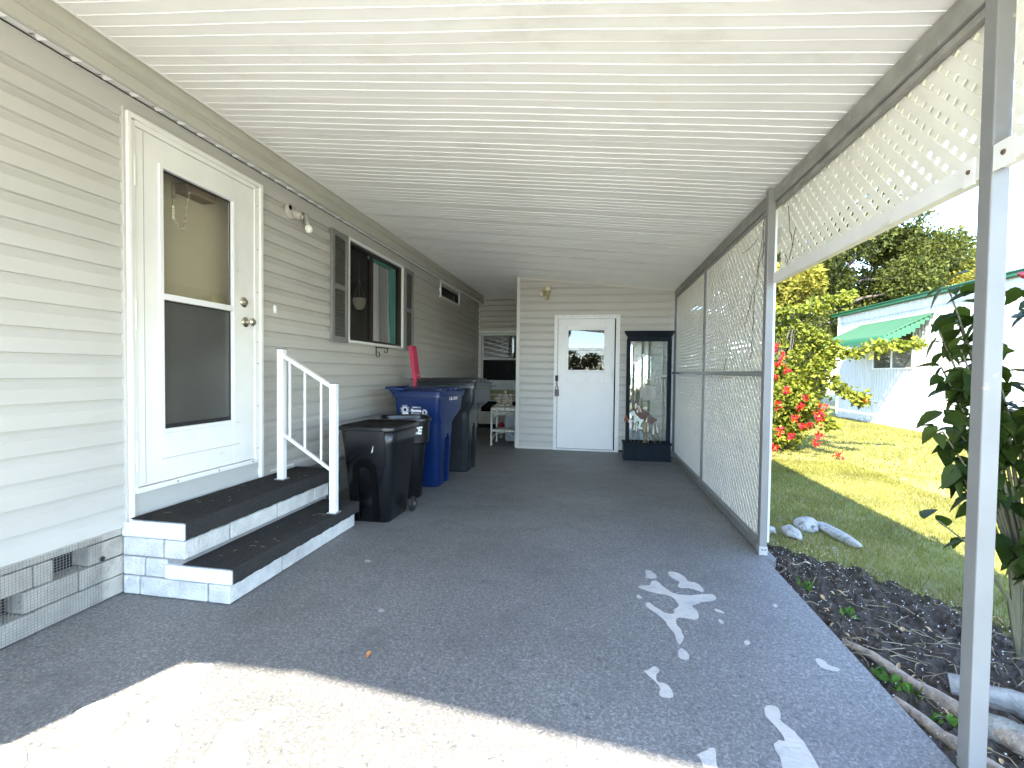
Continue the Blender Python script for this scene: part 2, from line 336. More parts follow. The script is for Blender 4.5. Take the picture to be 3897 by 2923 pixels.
# small green seedlings
gl=leafmat('seedling_green',(.06,.13,.025),.3)
for k,(x,y,lab) in enumerate([(1.284,2.597,'bright green seedling alone in the middle of the soil bed'),(1.158,2.065,'green seedling with round leaves at the driveway edge by the log tips'),(1.189,2.0,'small green seedling just behind the twin logs'),(1.223,1.858,'green weed between the logs and the near post'),(1.205,2.923,'pale grey green sprig on the soil near the driveway corner')]):
    n=14; P=np.array([[x,y,-.04]])+rng.normal(size=(n,3))*[.018,.018,.006]; D=rdir(n,.9); V,F=leaves(P,D,rng.uniform(.03,.05,n),.6,.2)
    fast('seedling',V,F,gl,label=lab,cat='weed',group='seedlings in the soil bed')
# logs and rocks
bark=mat('grey_bark',(.30,.235,.175),.9,var=.35,vs=25,bump=.9,bs=70,stretch=(1,1,1),stain=(.42,.37,.31),ss=12)
rock=mat('limestone',(.34,.325,.30),.9,var=.2,vs=18,stain=(.12,.12,.10),ss=26,lo=.56,hi=.64,bump=1,bs=50)
def log(name,a,b,ra,rb,label,m=bark,cat='log'):
    a=Vector(a); b=Vector(b); P=[];r=[]
    for i in range(12):
        t=i/11; P.append(a.lerp(b,t)+Vector((0,0,.006*math.sin(t*9)))+Vector(rng.normal(size=3)*.003)); r.append((ra+(rb-ra)*t)*(1+.10*math.sin(i*2.1)))
    mm=MB().tube(P,r,12); mm.v=[tuple(Vector(p)+Vector(rng.normal(size=3)*.002)) for p in mm.v]
    mm.build(name,m,smooth=True,angle=80,label=label,cat=cat)
log('branch_log',(1.13,2.33,-.04),(1.40,1.72,-.035),.014,.034,'weathered branch log along the driveway edge, the far one of the pair')
log('branch_log',(1.12,1.93,-.045),(1.30,1.42,-.04),.018,.035,'weathered branch log nearest the driveway slab, ending behind the near post')
log('branch_log',(1.38,2.06,-.03),(1.90,1.78,-.03),.040,.052,'thick pale grey log right of the near post, at the back',mat('pale_bark',(.23,.215,.19),.9,var=.3,vs=20,bump=.9,bs=60))
log('branch_log',(1.34,1.84,-.03),(1.75,1.58,-.03),.042,.045,'thick mossy log right of the near post, at the front',mat('mossy_bark',(.19,.18,.15),.9,var=.35,vs=16,bump=.9,bs=60,stain=(.14,.15,.09),ss=9))
def rockm(name,c,sx,sy,sz,rot,label,seed=0):
    bm=bmesh.new(); bmesh.ops.create_icosphere(bm,subdivisions=3,radius=1); rs=np.random.default_rng(seed+3)
    k=rs.normal(size=(10,3))*2.2; ph=rs.uniform(0,6,10)
    for v in bm.verts:
        d=sum(math.sin(k[i]@np.array(v.co)+ph[i]) for i in range(10))*.055
        v.co*=1+d
    M=Matrix.Translation(c)@Matrix.Rotation(rot,4,'Z')@Matrix.Diagonal((sx,sy,sz,1))
    bmesh.ops.transform(bm,matrix=M,verts=bm.verts); me=bpy.data.meshes.new(name); bm.to_mesh(me); bm.free(); me.materials.append(rock); me.shade_smooth()
    o=bpy.data.objects.new(name,me); COL.objects.link(o); tag(o,label,'rock','pale rocks in the grass by the post')
rockm('garden_rock',(1.53,3.98,-.07),.055,.10,.05,.25,'pitted pale rock in the grass, second from the post',1)
rockm('garden_rock',(1.73,4.17,-.07),.10,.09,.065,.4,'largest knobbly pale rock in the shaded grass, highest of the group',2)
rockm('garden_rock',(1.875,4.02,-.075),.05,.27,.04,.10,'long narrow pale rock slab slanting through the shaded grass',3)
rockm('garden_rock',(1.38,4.03,-.085),.07,.05,.035,.2,'small half hidden pale rock beside the lattice post',4)
# grass
grassm=leafmat('grass_blades',(.15,.155,.036),.35,.6,var=.4,vs=1.3)
def grass(name,n,x0,x1,y0,y1,h,wd,keep,label):
    X=rng.uniform(x0,x1,n*2); Y=rng.uniform(y0,y1,n*2); k=keep(X,Y); X=X[k][:n];Y=Y[k][:n]; n=len(X)
    H=rng.uniform(.4,1.2,n)*h; A=rng.uniform(0,2*np.pi,n); ln=rng.normal(size=(n,2))*.6*H[:,None]
    B=np.stack([X,Y,np.full(n,GY-.005)],1); W=np.stack([np.cos(A),np.sin(A),0*A],1)*wd*rng.uniform(.6,1.4,n)[:,None]
    T=B+np.stack([ln[:,0],ln[:,1],H],1); Md=B+np.stack([ln[:,0]*.35,ln[:,1]*.35,H*.6],1)
    V=np.stack([B-W,B+W,Md-W*.7,Md+W*.7,T],1).reshape(-1,3); i=np.arange(n)[:,None]*5
    F=np.concatenate([i+np.array([[0,1,3]]),i+np.array([[0,3,2]]),i+np.array([[2,3,4]])],0)
    fast(name,V,F,grassm,label=label,cat='grass',kind='stuff')
be=np.vectorize(bed_edge)
def keepn(X,Y):
    e=be(Y)+.03*np.sin(Y*23)+rng.normal(size=X.shape)*.05
    return np.where(Y<3.35,X>e,X>np.maximum(1.13,e-(Y-3.3)*1.4))
grass('grass_near',90000,1.13,3.6,1.6,7.5,.042,.0016,keepn,'short shaded and sunlit grass right beside the driveway and soil bed')
grass('grass_far',80000,1.2,7.3,6.5,17,.055,.0035,lambda X,Y:(X>1.2),'sunny yellowish lawn stretching to the neighbouring home')
grass('grass_side',30000,3.4,7.3,1.5,6.8,.05,.0028,lambda X,Y:(X>1.2),'sunny lawn to the right of the near shrub')
# ================= HOUSE =================
WX=-2.38
house=thing('mobile_home',(WX,3,0),'grey beige mobile home clad in lap siding along the left of the carport','house')
fL=lambda a,p,z:(WX+p,a,z)
mb=MB(); Z0,Z1=.337,2.56
for a0,a1,za,zb in [(-.4,2.06,Z0,Z1),(2.06,2.96,2.42,Z1),(2.96,4.2,Z0,Z1),(4.2,5.5,Z0,1.44),(4.2,5.5,2.43,Z1),(5.5,6.93,Z0,Z1),(6.93,7.93,Z0,2.31),(6.93,7.93,2.54,Z1),(7.93,9.39,Z0,Z1)]:
    siding_seg(mb,a0,a1,za,zb,fL,phase=.453)
# gable end behind the camera and hidden far sides close the volume
mb.add([(-7,-.4,0),(WX,-.4,0),(WX,-.4,2.75),(-7,-.4,2.75)],[(0,1,2,3)])
mb.add([(-7,-.4,0),(-7,9.6,0),(-7,9.6,2.75),(-7,-.4,2.75)],[(0,1,2,3)])
mb.build('wall_siding',siding,house,smooth=True,angle=12)
MB().box(WX+.002,WX+.15,-.4,-.33,1.76,2.55).build('shadow_jog_block',fasc,house)  # unseen block, invented to notch the edge of the sun patch
MB().box(WX-.02,WX+.022,-.43,-.37,0,2.55).build('shadow_edge_strip',siding,house)  # added out of view to straighten the shadow edge of the house corner
mb=MB(); mb.prism([(-7.2,2.75),(-4.6,3.35),(WX+.05,2.80),(WX+.05,2.76),(-7.2,2.70)],(-1.5,9.6),f=lambda u,v,e:(u,e,v)); mb.build('roof',mat('roof_white',(.7,.7,.68),.5),house)  # front overhang lengthened out of view to block a stray sun streak
# top course strip below the soffit
MB().box(WX+.004,WX+.016,-.4,9.39,2.475,2.545).build('top_trim',siding,house,bevel=.003)
# soffit with vent grooves
V=[];F=[];y=-.4;prof=[]
while y<9.39:
    prof+=[(y,2.552),(y+.092,2.552),(y+.098,2.566),(y+.118,2.566),(y+.126,2.544),(y+.132,2.552)]; y+=.137
for (a,b) in prof: V+=[(WX+.002,a,b+.004),(WX+.085,a,b-.010 if b>2.56 else b-.004)]
mb=MB(); mb.add(V,[(2*i,2*i+1,2*i+3,2*i+2) for i in range(len(prof)-1)]); mb.build('soffit',whitep,house)
MB().box(WX+.003,WX+.022,-.4,9.385,2.5455,2.5500).build('soffit_shadow_strip',mat('gap_shadow_black',(.006,.006,.006),.9),house)  # solid black strip painting the shadow line between siding and soffit
# fascia profile
pr=[(WX+.082,2.549),(WX+.085,2.538),(WX+.108,2.531),(WX+.118,2.535),(WX+.118,2.588),(WX+.104,2.602),(WX+.103,2.622),(WX+.115,2.631),(WX+.116,2.668),(WX+.108,2.670),(WX+.108,2.690),(WX+.117,2.692),(WX+.117,2.697)]
MB().prism(pr,(-.4,9.387),closed=False,f=lambda u,v,e:(u,e,v)).build('fascia',fasc,house)
MB().box(WX+.112,WX+.122,-.4,9.387,2.694,2.699).build('fascia_edge',whitep,house)
# door
X=WX
mb=MB()
mb.box(X,X+.040,2.020,2.042,.315,2.462); mb.box(X+.0,X+.028,2.042,2.070,.50,2.43)
mb.box(X,X+.040,2.975,3.003,.385,2.462); mb.box(X,X+.028,2.930,2.975,.50,2.43)
mb.box(X,X+.040,2.042,2.975,2.436,2.462); mb.box(X,X+.028,2.070,2.930,2.408,2.436)
mb.build('door_frame',whitep,house,bevel=.003)
MB().box(X+.002,X+.026,2.006,2.019,.34,2.475).build('siding_channel',siding,house,bevel=.002)
MB().box(X-.01,X+.034,2.060,2.955,.500,.528).build('threshold',whitep,house,bevel=.003)
MB().box(X+.002,X+.012,2.042,2.975,.36,.495).build('kick_strip',mat('grey_flashing',(.50,.50,.47),.4),house,bevel=.002)
mb=MB(); x1=X+.020
mb.box(X-.012,x1,2.072,2.228,.532,2.405); mb.box(X-.012,x1,2.735,2.928,.532,2.405)
mb.box(X-.012,x1,2.228,2.735,2.258,2.405); mb.box(X-.012,x1,2.228,2.735,.532,.820)
door=mb.build('storm_door',whitep,house,bevel=.003)
mb=MB(); b=.022
mb.box(X-.005,x1+.008,2.205,2.229,.800,2.275); mb.box(X-.005,x1+.008,2.734,2.758,.800,2.275)
mb.box(X-.005,x1+.008,2.229,2.734,2.257,2.275); mb.box(X-.005,x1+.008,2.229,2.734,.800,.822); mb.box(X-.005,x1+.006,2.229,2.734,1.540,1.575)
mb.build('window_frame',whitem,door,bevel=.0025)
mb=MB(); mb.add([(X-.004,2.225,1.557),(X-.004,2.738,1.557),(X-.004,2.738,2.258),(X-.004,2.225,2.258)],[(0,1,2,3)]); mb.build('upper_glass',glass('door_glass',(.93,.93,.88),.02),door)
frost=mat('frosted_glass',(.065,.063,.056),.30,var=.15,vs=3,spec=.6)
MB().box(X-.008,X-.001,2.225,2.738,.822,1.557).build('lower_glass',frost,door)
mb=MB(); mb.box(X-.001,X+.004,2.729,2.735,.822,2.257); mb.box(X-.001,X+.004,2.229,2.733,2.248,2.257); mb.box(X-.0005,X+.004,2.229,2.729,1.533,1.540); mb.box(X-.0005,X+.0045,2.229,2.729,.822,.845); mb.build('glazing_seal',black,door)
mb=MB()
for z in (.655,): mb.box(x1,x1+.002,2.215,2.79,z,z+.004)
mb.box(x1,x1+.004,2.21,2.79,.800,.803); mb.box(x1,x1+.002,2.115,2.119,.54,2.40)
mb.build('kick_panel_seam',mat('seam_grey',(.45,.44,.40),.5),door)
MX=Matrix.Rotation(R(90),3,'Y')
mb=MB(); mb.lathe([(.034,0),(.034,.006),(.028,.012),(.017,.014),(.016,.024),(.012,.026)],(x1,2.83,1.613),24,MX); mb.build('deadbolt',chrome,door,smooth=True)
mb=MB(); mb.lathe([(.034,0),(.034,.005),(.026,.010),(.012,.014),(.011,.034),(.020,.040),(.027,.052),(.027,.062),(.018,.072),(.0,.074)],(x1,2.845,1.480),24,MX,cap=False); mb.build('door_knob',chrome,door,smooth=True)
for z in (.62,1.36,2.10):
    mb=MB(); mb.tube([(x1+.004,2.066,z),(x1+.004,2.066,z+.155)],.008,10); mb.build('hinge',whitep,door)
mb=MB()
for y,z in [(2.09,2.448),(2.35,2.448),(2.60,2.448),(2.70,2.448),(2.95,2.448),(2.3,.514),(2.6,.514),(2.9,.514)]: mb.lathe([(.005,0),(.004,.003)],(X+.034,y,z),8,MX)
for z in (.6,.9,1.2,1.35,1.7,2.0,2.3): mb.lathe([(.004,0),(.003,.003)],(X+.028,2.955,z),8,MX)
mb.build('screws',screwm,house)
# entry recess with cream inner wall, closer spring and chain, switch plate
cream=mat('cream_interior',(.48,.44,.34),.6,var=.08,vs=2)
mb=MB(); xb=X-.14
mb.add([(xb,1.95,.40),(xb,3.05,.40),(xb,3.05,2.50),(xb,1.95,2.50)],[(0,1,2,3)])
for y in (1.95,3.05): mb.add([(X-.012,y,.4),(xb,y,.4),(xb,y,2.5),(X-.012,y,2.5)],[(0,1,2,3)])
for z in (.4,2.5): mb.add([(X-.012,1.95,z),(xb,1.95,z),(xb,3.05,z),(X-.012,3.05,z)],[(0,1,2,3)])
mb.build('inner_door',cream,house)
mb=MB(); mb.box(X-.132,X-.125,2.72,2.84,1.545,1.645); mb.lathe([(.022,0),(.022,.012),(.016,.022)],(X-.125,2.75,1.59),16,MX); mb.box(X-.125,X-.118,2.80,2.812,1.58,1.61); mb.build('switch_plate',mat('ivory_plate',(.52,.47,.30),.4),house,bevel=.002)
mb=MB(); pts=[]
for i in range(90): t=i/89; pts.append((X-.03+.008*math.cos(t*90),2.345+.008*math.sin(t*90),2.24-.10*t))
mb.tube(pts,.0022,5); mb.tube([(X-.03,2.345,2.26),(X-.03,2.345,2.10)],.004,8)
def chain(mb,pts,l=.016):
    for i in range(len(pts)-1):
        a=Vector(pts[i]); b=Vector(pts[i+1]); c=(a+b)/2; d=(b-a).normalized(); s=Vector((1,0,0)) if i%2 else d.cross(Vector((1,0,0))).normalized()
        mb.tube([c+d*math.cos(t)*l*.7+s*math.sin(t)*l*.32 for t in [2*math.pi*k/8 for k in range(9)]],.0015,4,False)
cp=[(X-.03,2.345+.0*i,2.10-.018*i) for i in range(5)]+[(X-.03,2.35+.011*i,2.02-.012*i) for i in range(5)]+[(X-.03,2.41+.004*i,1.975+.022*i) for i in range(12)]
chain(mb,cp); mb.build('closer_chain',chrome,house)
MB().box(X-.13,X-.03,2.44,2.66,2.215,2.27).build('door_closer',mat('closer_brown',(.16,.12,.08),.5),house,bevel=.004)
# window with shutters
def frame(mb,x0,x1,y0,y1,z0,z1,w):
    mb.box(x0,x1,y0,y0+w,z0,z1); mb.box(x0,x1,y1-w,y1,z0,z1); mb.box(x0,x1,y0+w,y1-w,z1-w,z1); mb.box(x0,x1,y0+w,y1-w,z0,z0+w)
mb=MB(); frame(mb,X-.01,X+.034,4.185,5.505,1.425,2.442,.028); wt=mb.build('window',whitep,house,bevel=.003)
dk=mat('bronze_frame',(.025,.018,.014),.4,.3)
mb=MB(); frame(mb,X-.035,X+.012,4.214,5.476,1.454,2.413,.024); mb.box(X-.03,X+.006,4.72,4.75,1.478,2.389); mb.build('sash',dk,wt,bevel=.002)
MB().add([(X-.022,4.238,1.478),(X-.022,5.452,1.478),(X-.022,5.452,2.389),(X-.022,4.238,2.389)],[(0,1,2,3)]).build('pane',glass('window_glass',(.72,.75,.74),.0),wt)
mb=MB() # dark room behind
def shell(mb,xo,xi,y0,y1,z0,z1):
    mb.add([(xi,y0,z0),(xi,y1,z0),(xi,y1,z1),(xi,y0,z1)],[(0,1,2,3)])
    for y in (y0,y1): mb.add([(xo,y,z0),(xi,y,z0),(xi,y,z1),(xo,y,z1)],[(0,1,2,3)])
    for z in (z0,z1): mb.add([(xo,y0,z),(xi,y0,z),(xi,y1,z),(xo,y1,z)],[(0,1,2,3)])
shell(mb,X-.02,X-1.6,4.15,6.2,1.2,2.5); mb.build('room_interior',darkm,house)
ys=np.linspace(4.87,5.27,70); V=[];
for yv in ys:
    o=.018*math.sin((yv-4.8)*95)+.008*math.sin(yv*41)
    V+= [(X-.075+o*.6,yv*(1)-.0,2.36),(X-.075+o,yv+.02*(yv-5.0),1.80),(X-.072+o*1.1,yv+.10*(yv-5.0),1.49)]
mb=MB(); mb.add(V,[(3*i+j,3*i+j+1,3*i+j+4,3*i+j+3) for i in range(69) for j in (0,1)]); mb.build('curtain',leafmat('lavender_curtain',(.66,.61,.63),.2,.8,var=.05),house,smooth=True)
mb=MB(); mb.box(X-.09,X-.055,5.33,5.46,1.46,2.42); mb.box(X-.09,X-.055,4.80,5.33,2.37,2.42); mb.build('inner_casing',mat('teal_paint',(.16,.50,.42),.5,var=.1,vs=8),house,bevel=.004)
pc=Vector((X-.45,5.30,1.98)); mb=MB(); mb.lathe([(.0,-.09),(.035,-.085),(.062,-.05),(.075,0),(.078,.045),(.072,.05),(.068,.0)],pc,20,cap=False)
mb.build('hanging_pot',mat('pot_white',(.80,.76,.66),.5),house,smooth=True)
mb=MB(); [mb.tube([pc+Vector((.07*math.cos(a),.07*math.sin(a),.045)),pc+Vector((0,0,.27))],.0025,5) for a in (0,2.1,4.2)]; mb.tube([pc+Vector((0,0,.27)),pc+Vector((0,0,.5))],.002,5); mb.build('pot_cord',mat('cord',(.3,.27,.2),.8),house)
sh=mat('grey_shutter',(.10,.10,.09),.75,0,spec=.15,var=.08,vs=8); shl=mat('grey_shutter_frame',(.20,.20,.19),.4,0,var=.08,vs=6)
def shutter(y0,y1,z0,z1):
    mb=MB(); x0=X+.020;x1=X+.044; w=.045
    mb.box(x0,x1,y0,y0+w,z0,z1); mb.box(x0,x1,y1-w*.85,y1,z0,z1); mb.box(x0,x1-.004,y0+w,y1-w*.85,z1-.05,z1); mb.box(x0,x1-.004,y0+w,y1-w*.85,z0,z0+.05)
    zm=(z0+z1)/2; mb.box(x0,x1-.004,y0+w,y1-w*.85,zm-.022,zm+.022); mb.box(x0,x0+.002,y0+w,y1-w*.85,z0,z1)
    s=mb.build('shutter',shl,house,bevel=.002)
    mb=MB()
    for a,b in ((z0+.05,zm-.022),(zm+.022,z1-.05)):
        n=int((b-a)/.026)
        for i in range(n):
            z=a+(b-a)*i/n; mb.prism([(x0+.004,z+.0255),(x0+.014,z+.006),(x0+.013,z+.002),(x0+.003,z+.0)],(y0+w,y1-w*.85),f=lambda u,v,e:(u,e,v))
    mb.build('louvres',sh,s)
    mb=MB(); [mb.lathe([(.005,0),(.003,.003)],(x1,y,z),8,MX) for y in (y0+.02,y1-.02) for z in (z0+.02,zm,z1-.02)]; mb.build('screws',whitem if False else screwm,s)
shutter(3.885,4.165,1.42,2.435); shutter(5.53,5.80,1.42,2.435)
mb=MB(); frame(mb,X-.01,X+.034,6.91,7.94,2.290,2.550,.030); vw=mb.build('vent_window',whitep,house,bevel=.003)
mb=MB(); frame(mb,X-.03,X+.010,6.942,7.908,2.322,2.518,.014); mb.box(X-.02,X+.006,6.956,7.894,2.462,2.474); mb.build('sash',dk,vw)
MB().box(X-.022,X-.018,6.956,7.894,2.336,2.504).build('pane',mat('dark_glass',(.006,.006,.006),.1,spec=.15),vw)
# skirting blocks
blk=mat('split_block',(.60,.59,.555),.9,var=.12,vs=12,stain=(.40,.39,.36),ss=5,lo=.5,hi=.75,bump=.9,bs=70)
skb=mat('skirt_block',(.44,.415,.36),.9,var=.15,vs=10,stain=(.26,.24,.21),ss=6,lo=.5,hi=.75,bump=.8,bs=60)
mort=mat('mortar',(.26,.25,.235),.95,var=.1,vs=30,bump=.5,bs=80)
mb=MB(); holes=[(1.69,1.84,2),(1.50,1.58,1),(1.10,1.24,2),(.9,1.04,1),(3.55,3.70,2),(4.2,4.35,2),(5.2,5.35,2),(6.2,6.35,2)]
for r in range(4):
    z0=.004+r*.1; z1=z0+.096 if r<3 else .36
    y=-.4+(.2 if r%2 else .02)
    while y<9.39:
        segs=[(y,min(y+.396,9.39))]
        for a,b,rr in holes:
            if rr==r:
                ns=[]
                for s,e in segs:
                    if a<e and b>s:
                        if a>s+.01: ns.append((s,a))
                        if b<e-.01: ns.append((b,e))
                    else: ns.append((s,e))
                segs=ns
        for s,e in segs: mb.box(X-.10,X+.0+.003*math.sin(y*7+r),s,e,z0,z1-.002)
        y+=.40
sk=mb.build('skirting_blocks',skb,house,bevel=.004)
MB().box(X-.12,X-.106,-.4,9.39,0,.36).build('skirting_backing',mat('vent_shadow',(.01,.01,.01),.9),house)
mb=MB()
for a0,a1 in ((1.0,1.90),(3.32,4.4)):
    mb=MB(); y=a0
    while y<a1: mb.box(X+.010,X+.0112,y,y+.0012,.01,.335); y+=.0127
    z=.01
    while z<.335: mb.box(X+.0112,X+.0124,a0,a1,z,z+.0012); z+=.0127
    mb.build('wire_mesh',mat('galvanised_wire',(.24,.235,.22),.6,.3),house)
mb=MB(); mb.lathe([(.012,0),(.010,.006),(.004,.008)],(X+.012,1.895,.222),12,MX); mb.build('mesh_washer',black,house)
mb=MB(); mb.box(X+.012,X+.020,3.10,3.37,.400,.412); mb.box(X+.012,X+.020,3.355,3.367,.36,.400); mb.build('corner_trim',whitep,house)
# recess back wall (part of the house, sunroom)
yb=9.39
mb=MB(); fB=lambda a,p,z:(a,yb-p,z)
def sid_clip_top(mb,a0,a1,za,zfun,f,phase):
    n=24
    for i in range(n):
        s=a0+(a1-a0)*i/n;e=a0+(a1-a0)*(i+1)/n; siding_seg(mb,s,e,za,zfun((s+e)/2),f,phase=phase)
ceilz=lambda x:2.70-.1*(x+2.27)
sid_clip_top(mb,-2.36,-1.0,1.99,lambda x:ceilz(x)-.0,fB,.453)
mb.build('recess_siding',siding,house,smooth=True,angle=12)
mb=MB(); mb.box(-2.372,-2.352,yb-.02,yb,.1,2.565); mb.box(-2.352,-1.10,yb-.018,yb,1.955,1.99); mb.box(-2.27,-1.10,yb-.016,yb,2.655,2.66) if False else None; mb.build('recess_trim',whitep,house,bevel=.002)
wf=mat('window_frame_grey',(.56,.56,.53),.4,var=.05)
mb=MB()
mb.box(-2.352,-2.30,yb-.05,yb,.09,1.955); mb.box(-2.30,-1.1,yb-.05,yb,1.89,1.955)
mb.box(-2.30,-1.1,yb-.05,yb,.79,.96); mb.box(-2.30,-1.1,yb-.05,yb,.28,.34); mb.box(-2.30,-1.1,yb-.04,yb,.085,.28); mb.box(-2.30,-1.1,yb-.04,yb,.675,.70); mb.box(-2.30,-1.1,yb-.04,yb,.555,.575)
sunr=mb.build('sunroom_window',wf,house,bevel=.003)
mb=MB(); mb.box(-2.285,-1.56,yb-.06,yb-.045,1.395,1.435); mb.box(-2.285,-2.262,yb-.055,yb-.02,.96,1.89); mb.box(-1.575,-1.55,yb-.055,yb-.02,.96,1.89); mb.box(-2.262,-1.575,yb-.055,yb-.02,.955,.985); mb.build('sash',wf,sunr,bevel=.002)
MB().box(-2.262,-1.1,yb-.036,yb-.030,1.435,1.89).build('upper_pane',mat('mirror_pane',(.05,.05,.045),.02,1 if False else 0,spec=1.0,coat=1),sunr)
MB().box(-2.262,-1.1,yb-.030,yb-.024,.96,1.40).build('lower_pane',mat('black_pane',(.002,.002,.002),.15,spec=.08),sunr)
MB().box(-2.30,-1.1,yb-.028,yb-.022,.34,.555).build('bottom_pane',mat('black_pane',(.004,.004,.004),.3),sunr)
MB().box(-2.30,-1.1,yb-.028,yb-.022,.575,.79).build('jalousie_pane',mat('yellow_reflection_pane',(.30,.27,.10),.3,var=.3,vs=10),sunr)  # yellow reflection painted into the pane colour
MB().box(-2.18,-1.98,yb-.09,yb-.075,.865,.878).build('crank_handle',black,sunr,bevel=.003)
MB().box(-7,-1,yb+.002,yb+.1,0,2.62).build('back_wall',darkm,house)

# ================= SHED =================
YS=7.04; SX0=-1.188; SX1=1.17
shed=thing('storage_shed',(0,YS,0),'grey sided storage shed closing the far end of the carport','shed')
fS=lambda a,p,z:(a,YS-p,z); mb=MB(); dz=.0
def clipped(a0,a1,za): 
    n=max(1,int((a1-a0)/.05))
    for i in range(n):
        s=a0+(a1-a0)*i/n;e=a0+(a1-a0)*(i+1)/n; siding_seg(mb,s,e,za,ceilz((s+e)/2)-.022,fS,phase=.468)
clipped(SX0+.05,-.60,.03); clipped(-.60,.335,2.0); clipped(.335,SX1-.02,.03)
mb.build('wall_siding',siding,shed,smooth=True,angle=12)
mb=MB(); mb.box(SX0-.0,SX0+.055,YS-.022,YS+.02,.0,ceilz(SX0)-.003); mb.build('corner_post',mat('trim_beige',(.60,.585,.53),.4),shed,bevel=.004)
mb=MB(); mb.box(SX0-.004,SX0+.004,YS+.02,yb,0,2.57); mb.add([(-1.184,YS+.002,2.6),(1.2,YS+.002,2.36),(1.2,YS+.002,0),(-1.184,YS+.002,0)],[(0,1,2,3)]) if False else None
mb.box(1.10,1.12,YS+.0,yb,0,2.34); mb.build('side_wall',siding,shed)
mb=MB(); mb.prism([(SX0+.055,ceilz(SX0+.055)-.024),(SX1,ceilz(SX1)-.024),(SX1,ceilz(SX1)-.002),(SX0+.055,ceilz(SX0+.055)-.002)],(YS-.022,YS),f=lambda u,v,e:(u,e,v)); mb.build('trim',mat('trim_beige',(.60,.585,.53),.4),shed,bevel=.002)
MB().box(SX0+.055,-.612,YS-.018,YS,0.0,.030).build('trim',mat('trim_beige',(.60,.585,.53),.4),shed,bevel=.002); MB().box(SX1-.022,SX1-.002,YS-.018,YS,.0,ceilz(SX1)-.026).build('trim',mat('trim_beige',(.60,.585,.53),.4),shed,bevel=.002)
mb=MB(); y0,y1=YS-.035,YS
mb.box(-.612,-.590,y0,y1,0,2.012); mb.box(-.590,-.562,y0+.008,y1,0,1.985); mb.box(.322,.345,y0,y1,0,2.012); mb.box(.288,.322,y0+.008,y1,0,1.985); mb.box(-.590,.322,y0,y1,1.988,2.012); mb.box(-.562,.288,y0+.008,y1,1.958,1.988); mb.box(-.590,.322,y0+.004,y1,.0,.022)
mb.build('door_frame',whitem,shed,bevel=.003)
mb=MB(); xs=(-.556,-.412,.130,.270); 
mb.box(xs[0],xs[1],YS-.020,YS+.02,.03,1.955); mb.box(xs[2],xs[3],YS-.020,YS+.02,.03,1.955); mb.box(xs[1],xs[2],YS-.020,YS+.02,1.795,1.955); mb.box(xs[1],xs[2],YS-.020,YS+.02,.03,1.183)
sdoor=mb.build('shed_door',mat('white_door',(.80,.80,.79),.38,var=.05,vs=3,stain=(.62,.58,.50),ss=2.2,lo=.55,hi=.8),shed,bevel=.003)
mb=MB(); mb.box(xs[0]+.012,xs[3]-.012,YS-.0235,YS-.020,.06,1.010); mb.build('kick_plate',whitem,sdoor,bevel=.001)
def framey(mb,x0,x1,z0,z1,w,ya,yb_):
    mb.box(x0,x0+w,ya,yb_,z0,z1); mb.box(x1-w,x1,ya,yb_,z0,z1); mb.box(x0+w,x1-w,ya,yb_,z1-w,z1); mb.box(x0+w,x1-w,ya,yb_,z0,z0+w)
mb=MB(); framey(mb,-.438,.156,1.150,1.828,.028,YS-.030,YS-.020); framey(mb,-.412,.130,1.183,1.795,.010,YS-.028,YS); mb.box(-.402,.120,YS-.034,YS-.002,1.490,1.525); mb.box(-.402,.12,YS-.04,YS-.03,1.183,1.200)
mb.build('door_window',whitem,sdoor,bevel=.002)
pane=glass('mirror_glass',(.25,.26,.25),.035)
MB().add([(-.405,YS-.008,1.525),(.124,YS-.008,1.525),(.124,YS-.008,1.790),(-.405,YS-.008,1.790)],[(0,1,2,3)]).build('upper_pane',pane,sdoor)
MB().add([(-.405,YS-.006,1.19),(.124,YS-.006,1.19),(.124,YS-.006,1.50),(-.405,YS-.006,1.50)],[(0,1,2,3)]).build('lower_pane',glass('dark_mirror_glass',(.3,.3,.28),.005),sdoor)
MB().box(-.70,.45,YS+.03,YS+.04,.0,2.1).build('inner_backing',darkm,shed)  # dark sheet added to block light leaking around the shed door
MY=Matrix.Rotation(R(90),3,'X')
mb=MB(); S8=[]
for x in np.linspace(-.575,.305,9): S8+=[(x,1.998)]; 
for x in (-.43,-.14,.148): S8+=[(x,1.818),(x,1.158)]
for z in (.2,.7,1.3,1.8): S8+=[(.305,z),(-.575,z)]
for x in (-.45,-.2,0,.2): S8+=[(x,.045)]
for x,z in S8: mb.lathe([(.0045,0),(.003,.002)],(x,YS-.037 if z>1.9 or abs(x)>.29 else YS-.031,z),6,MY)
mb.build('screws',screwm,shed)
mb=MB(); mb.box(-.588,-.545,YS-.045,YS-.02,1.03,1.115); mb.tube([(-.566,YS-.05,1.10),(-.566,YS-.052,.96)],.006,6); hs=mb.build('door_hasp',mat('dark_iron',(.03,.03,.03),.4,.8),sdoor,bevel=.001)
lb=thing('key_lockbox',(-.562,YS-.05,.86),'black combination lockbox hanging from the hasp of the white shed door','lock box')
mb=MB(); mb.box(-.592,-.532,YS-.075,YS-.038,.805,.905); mb.build('body',mat('lockbox_grey',(.07,.07,.075),.45,.4),lb,bevel=.006)
mb=MB(); mb.box(-.580,-.544,YS-.079,YS-.075,.820,.880); mb.lathe([(.010,0),(.009,.006)],(-.562,YS-.079,.845),12,MY); mb.build('dial_panel',mat('lock_black',(.01,.01,.01),.3),lb,bevel=.001)
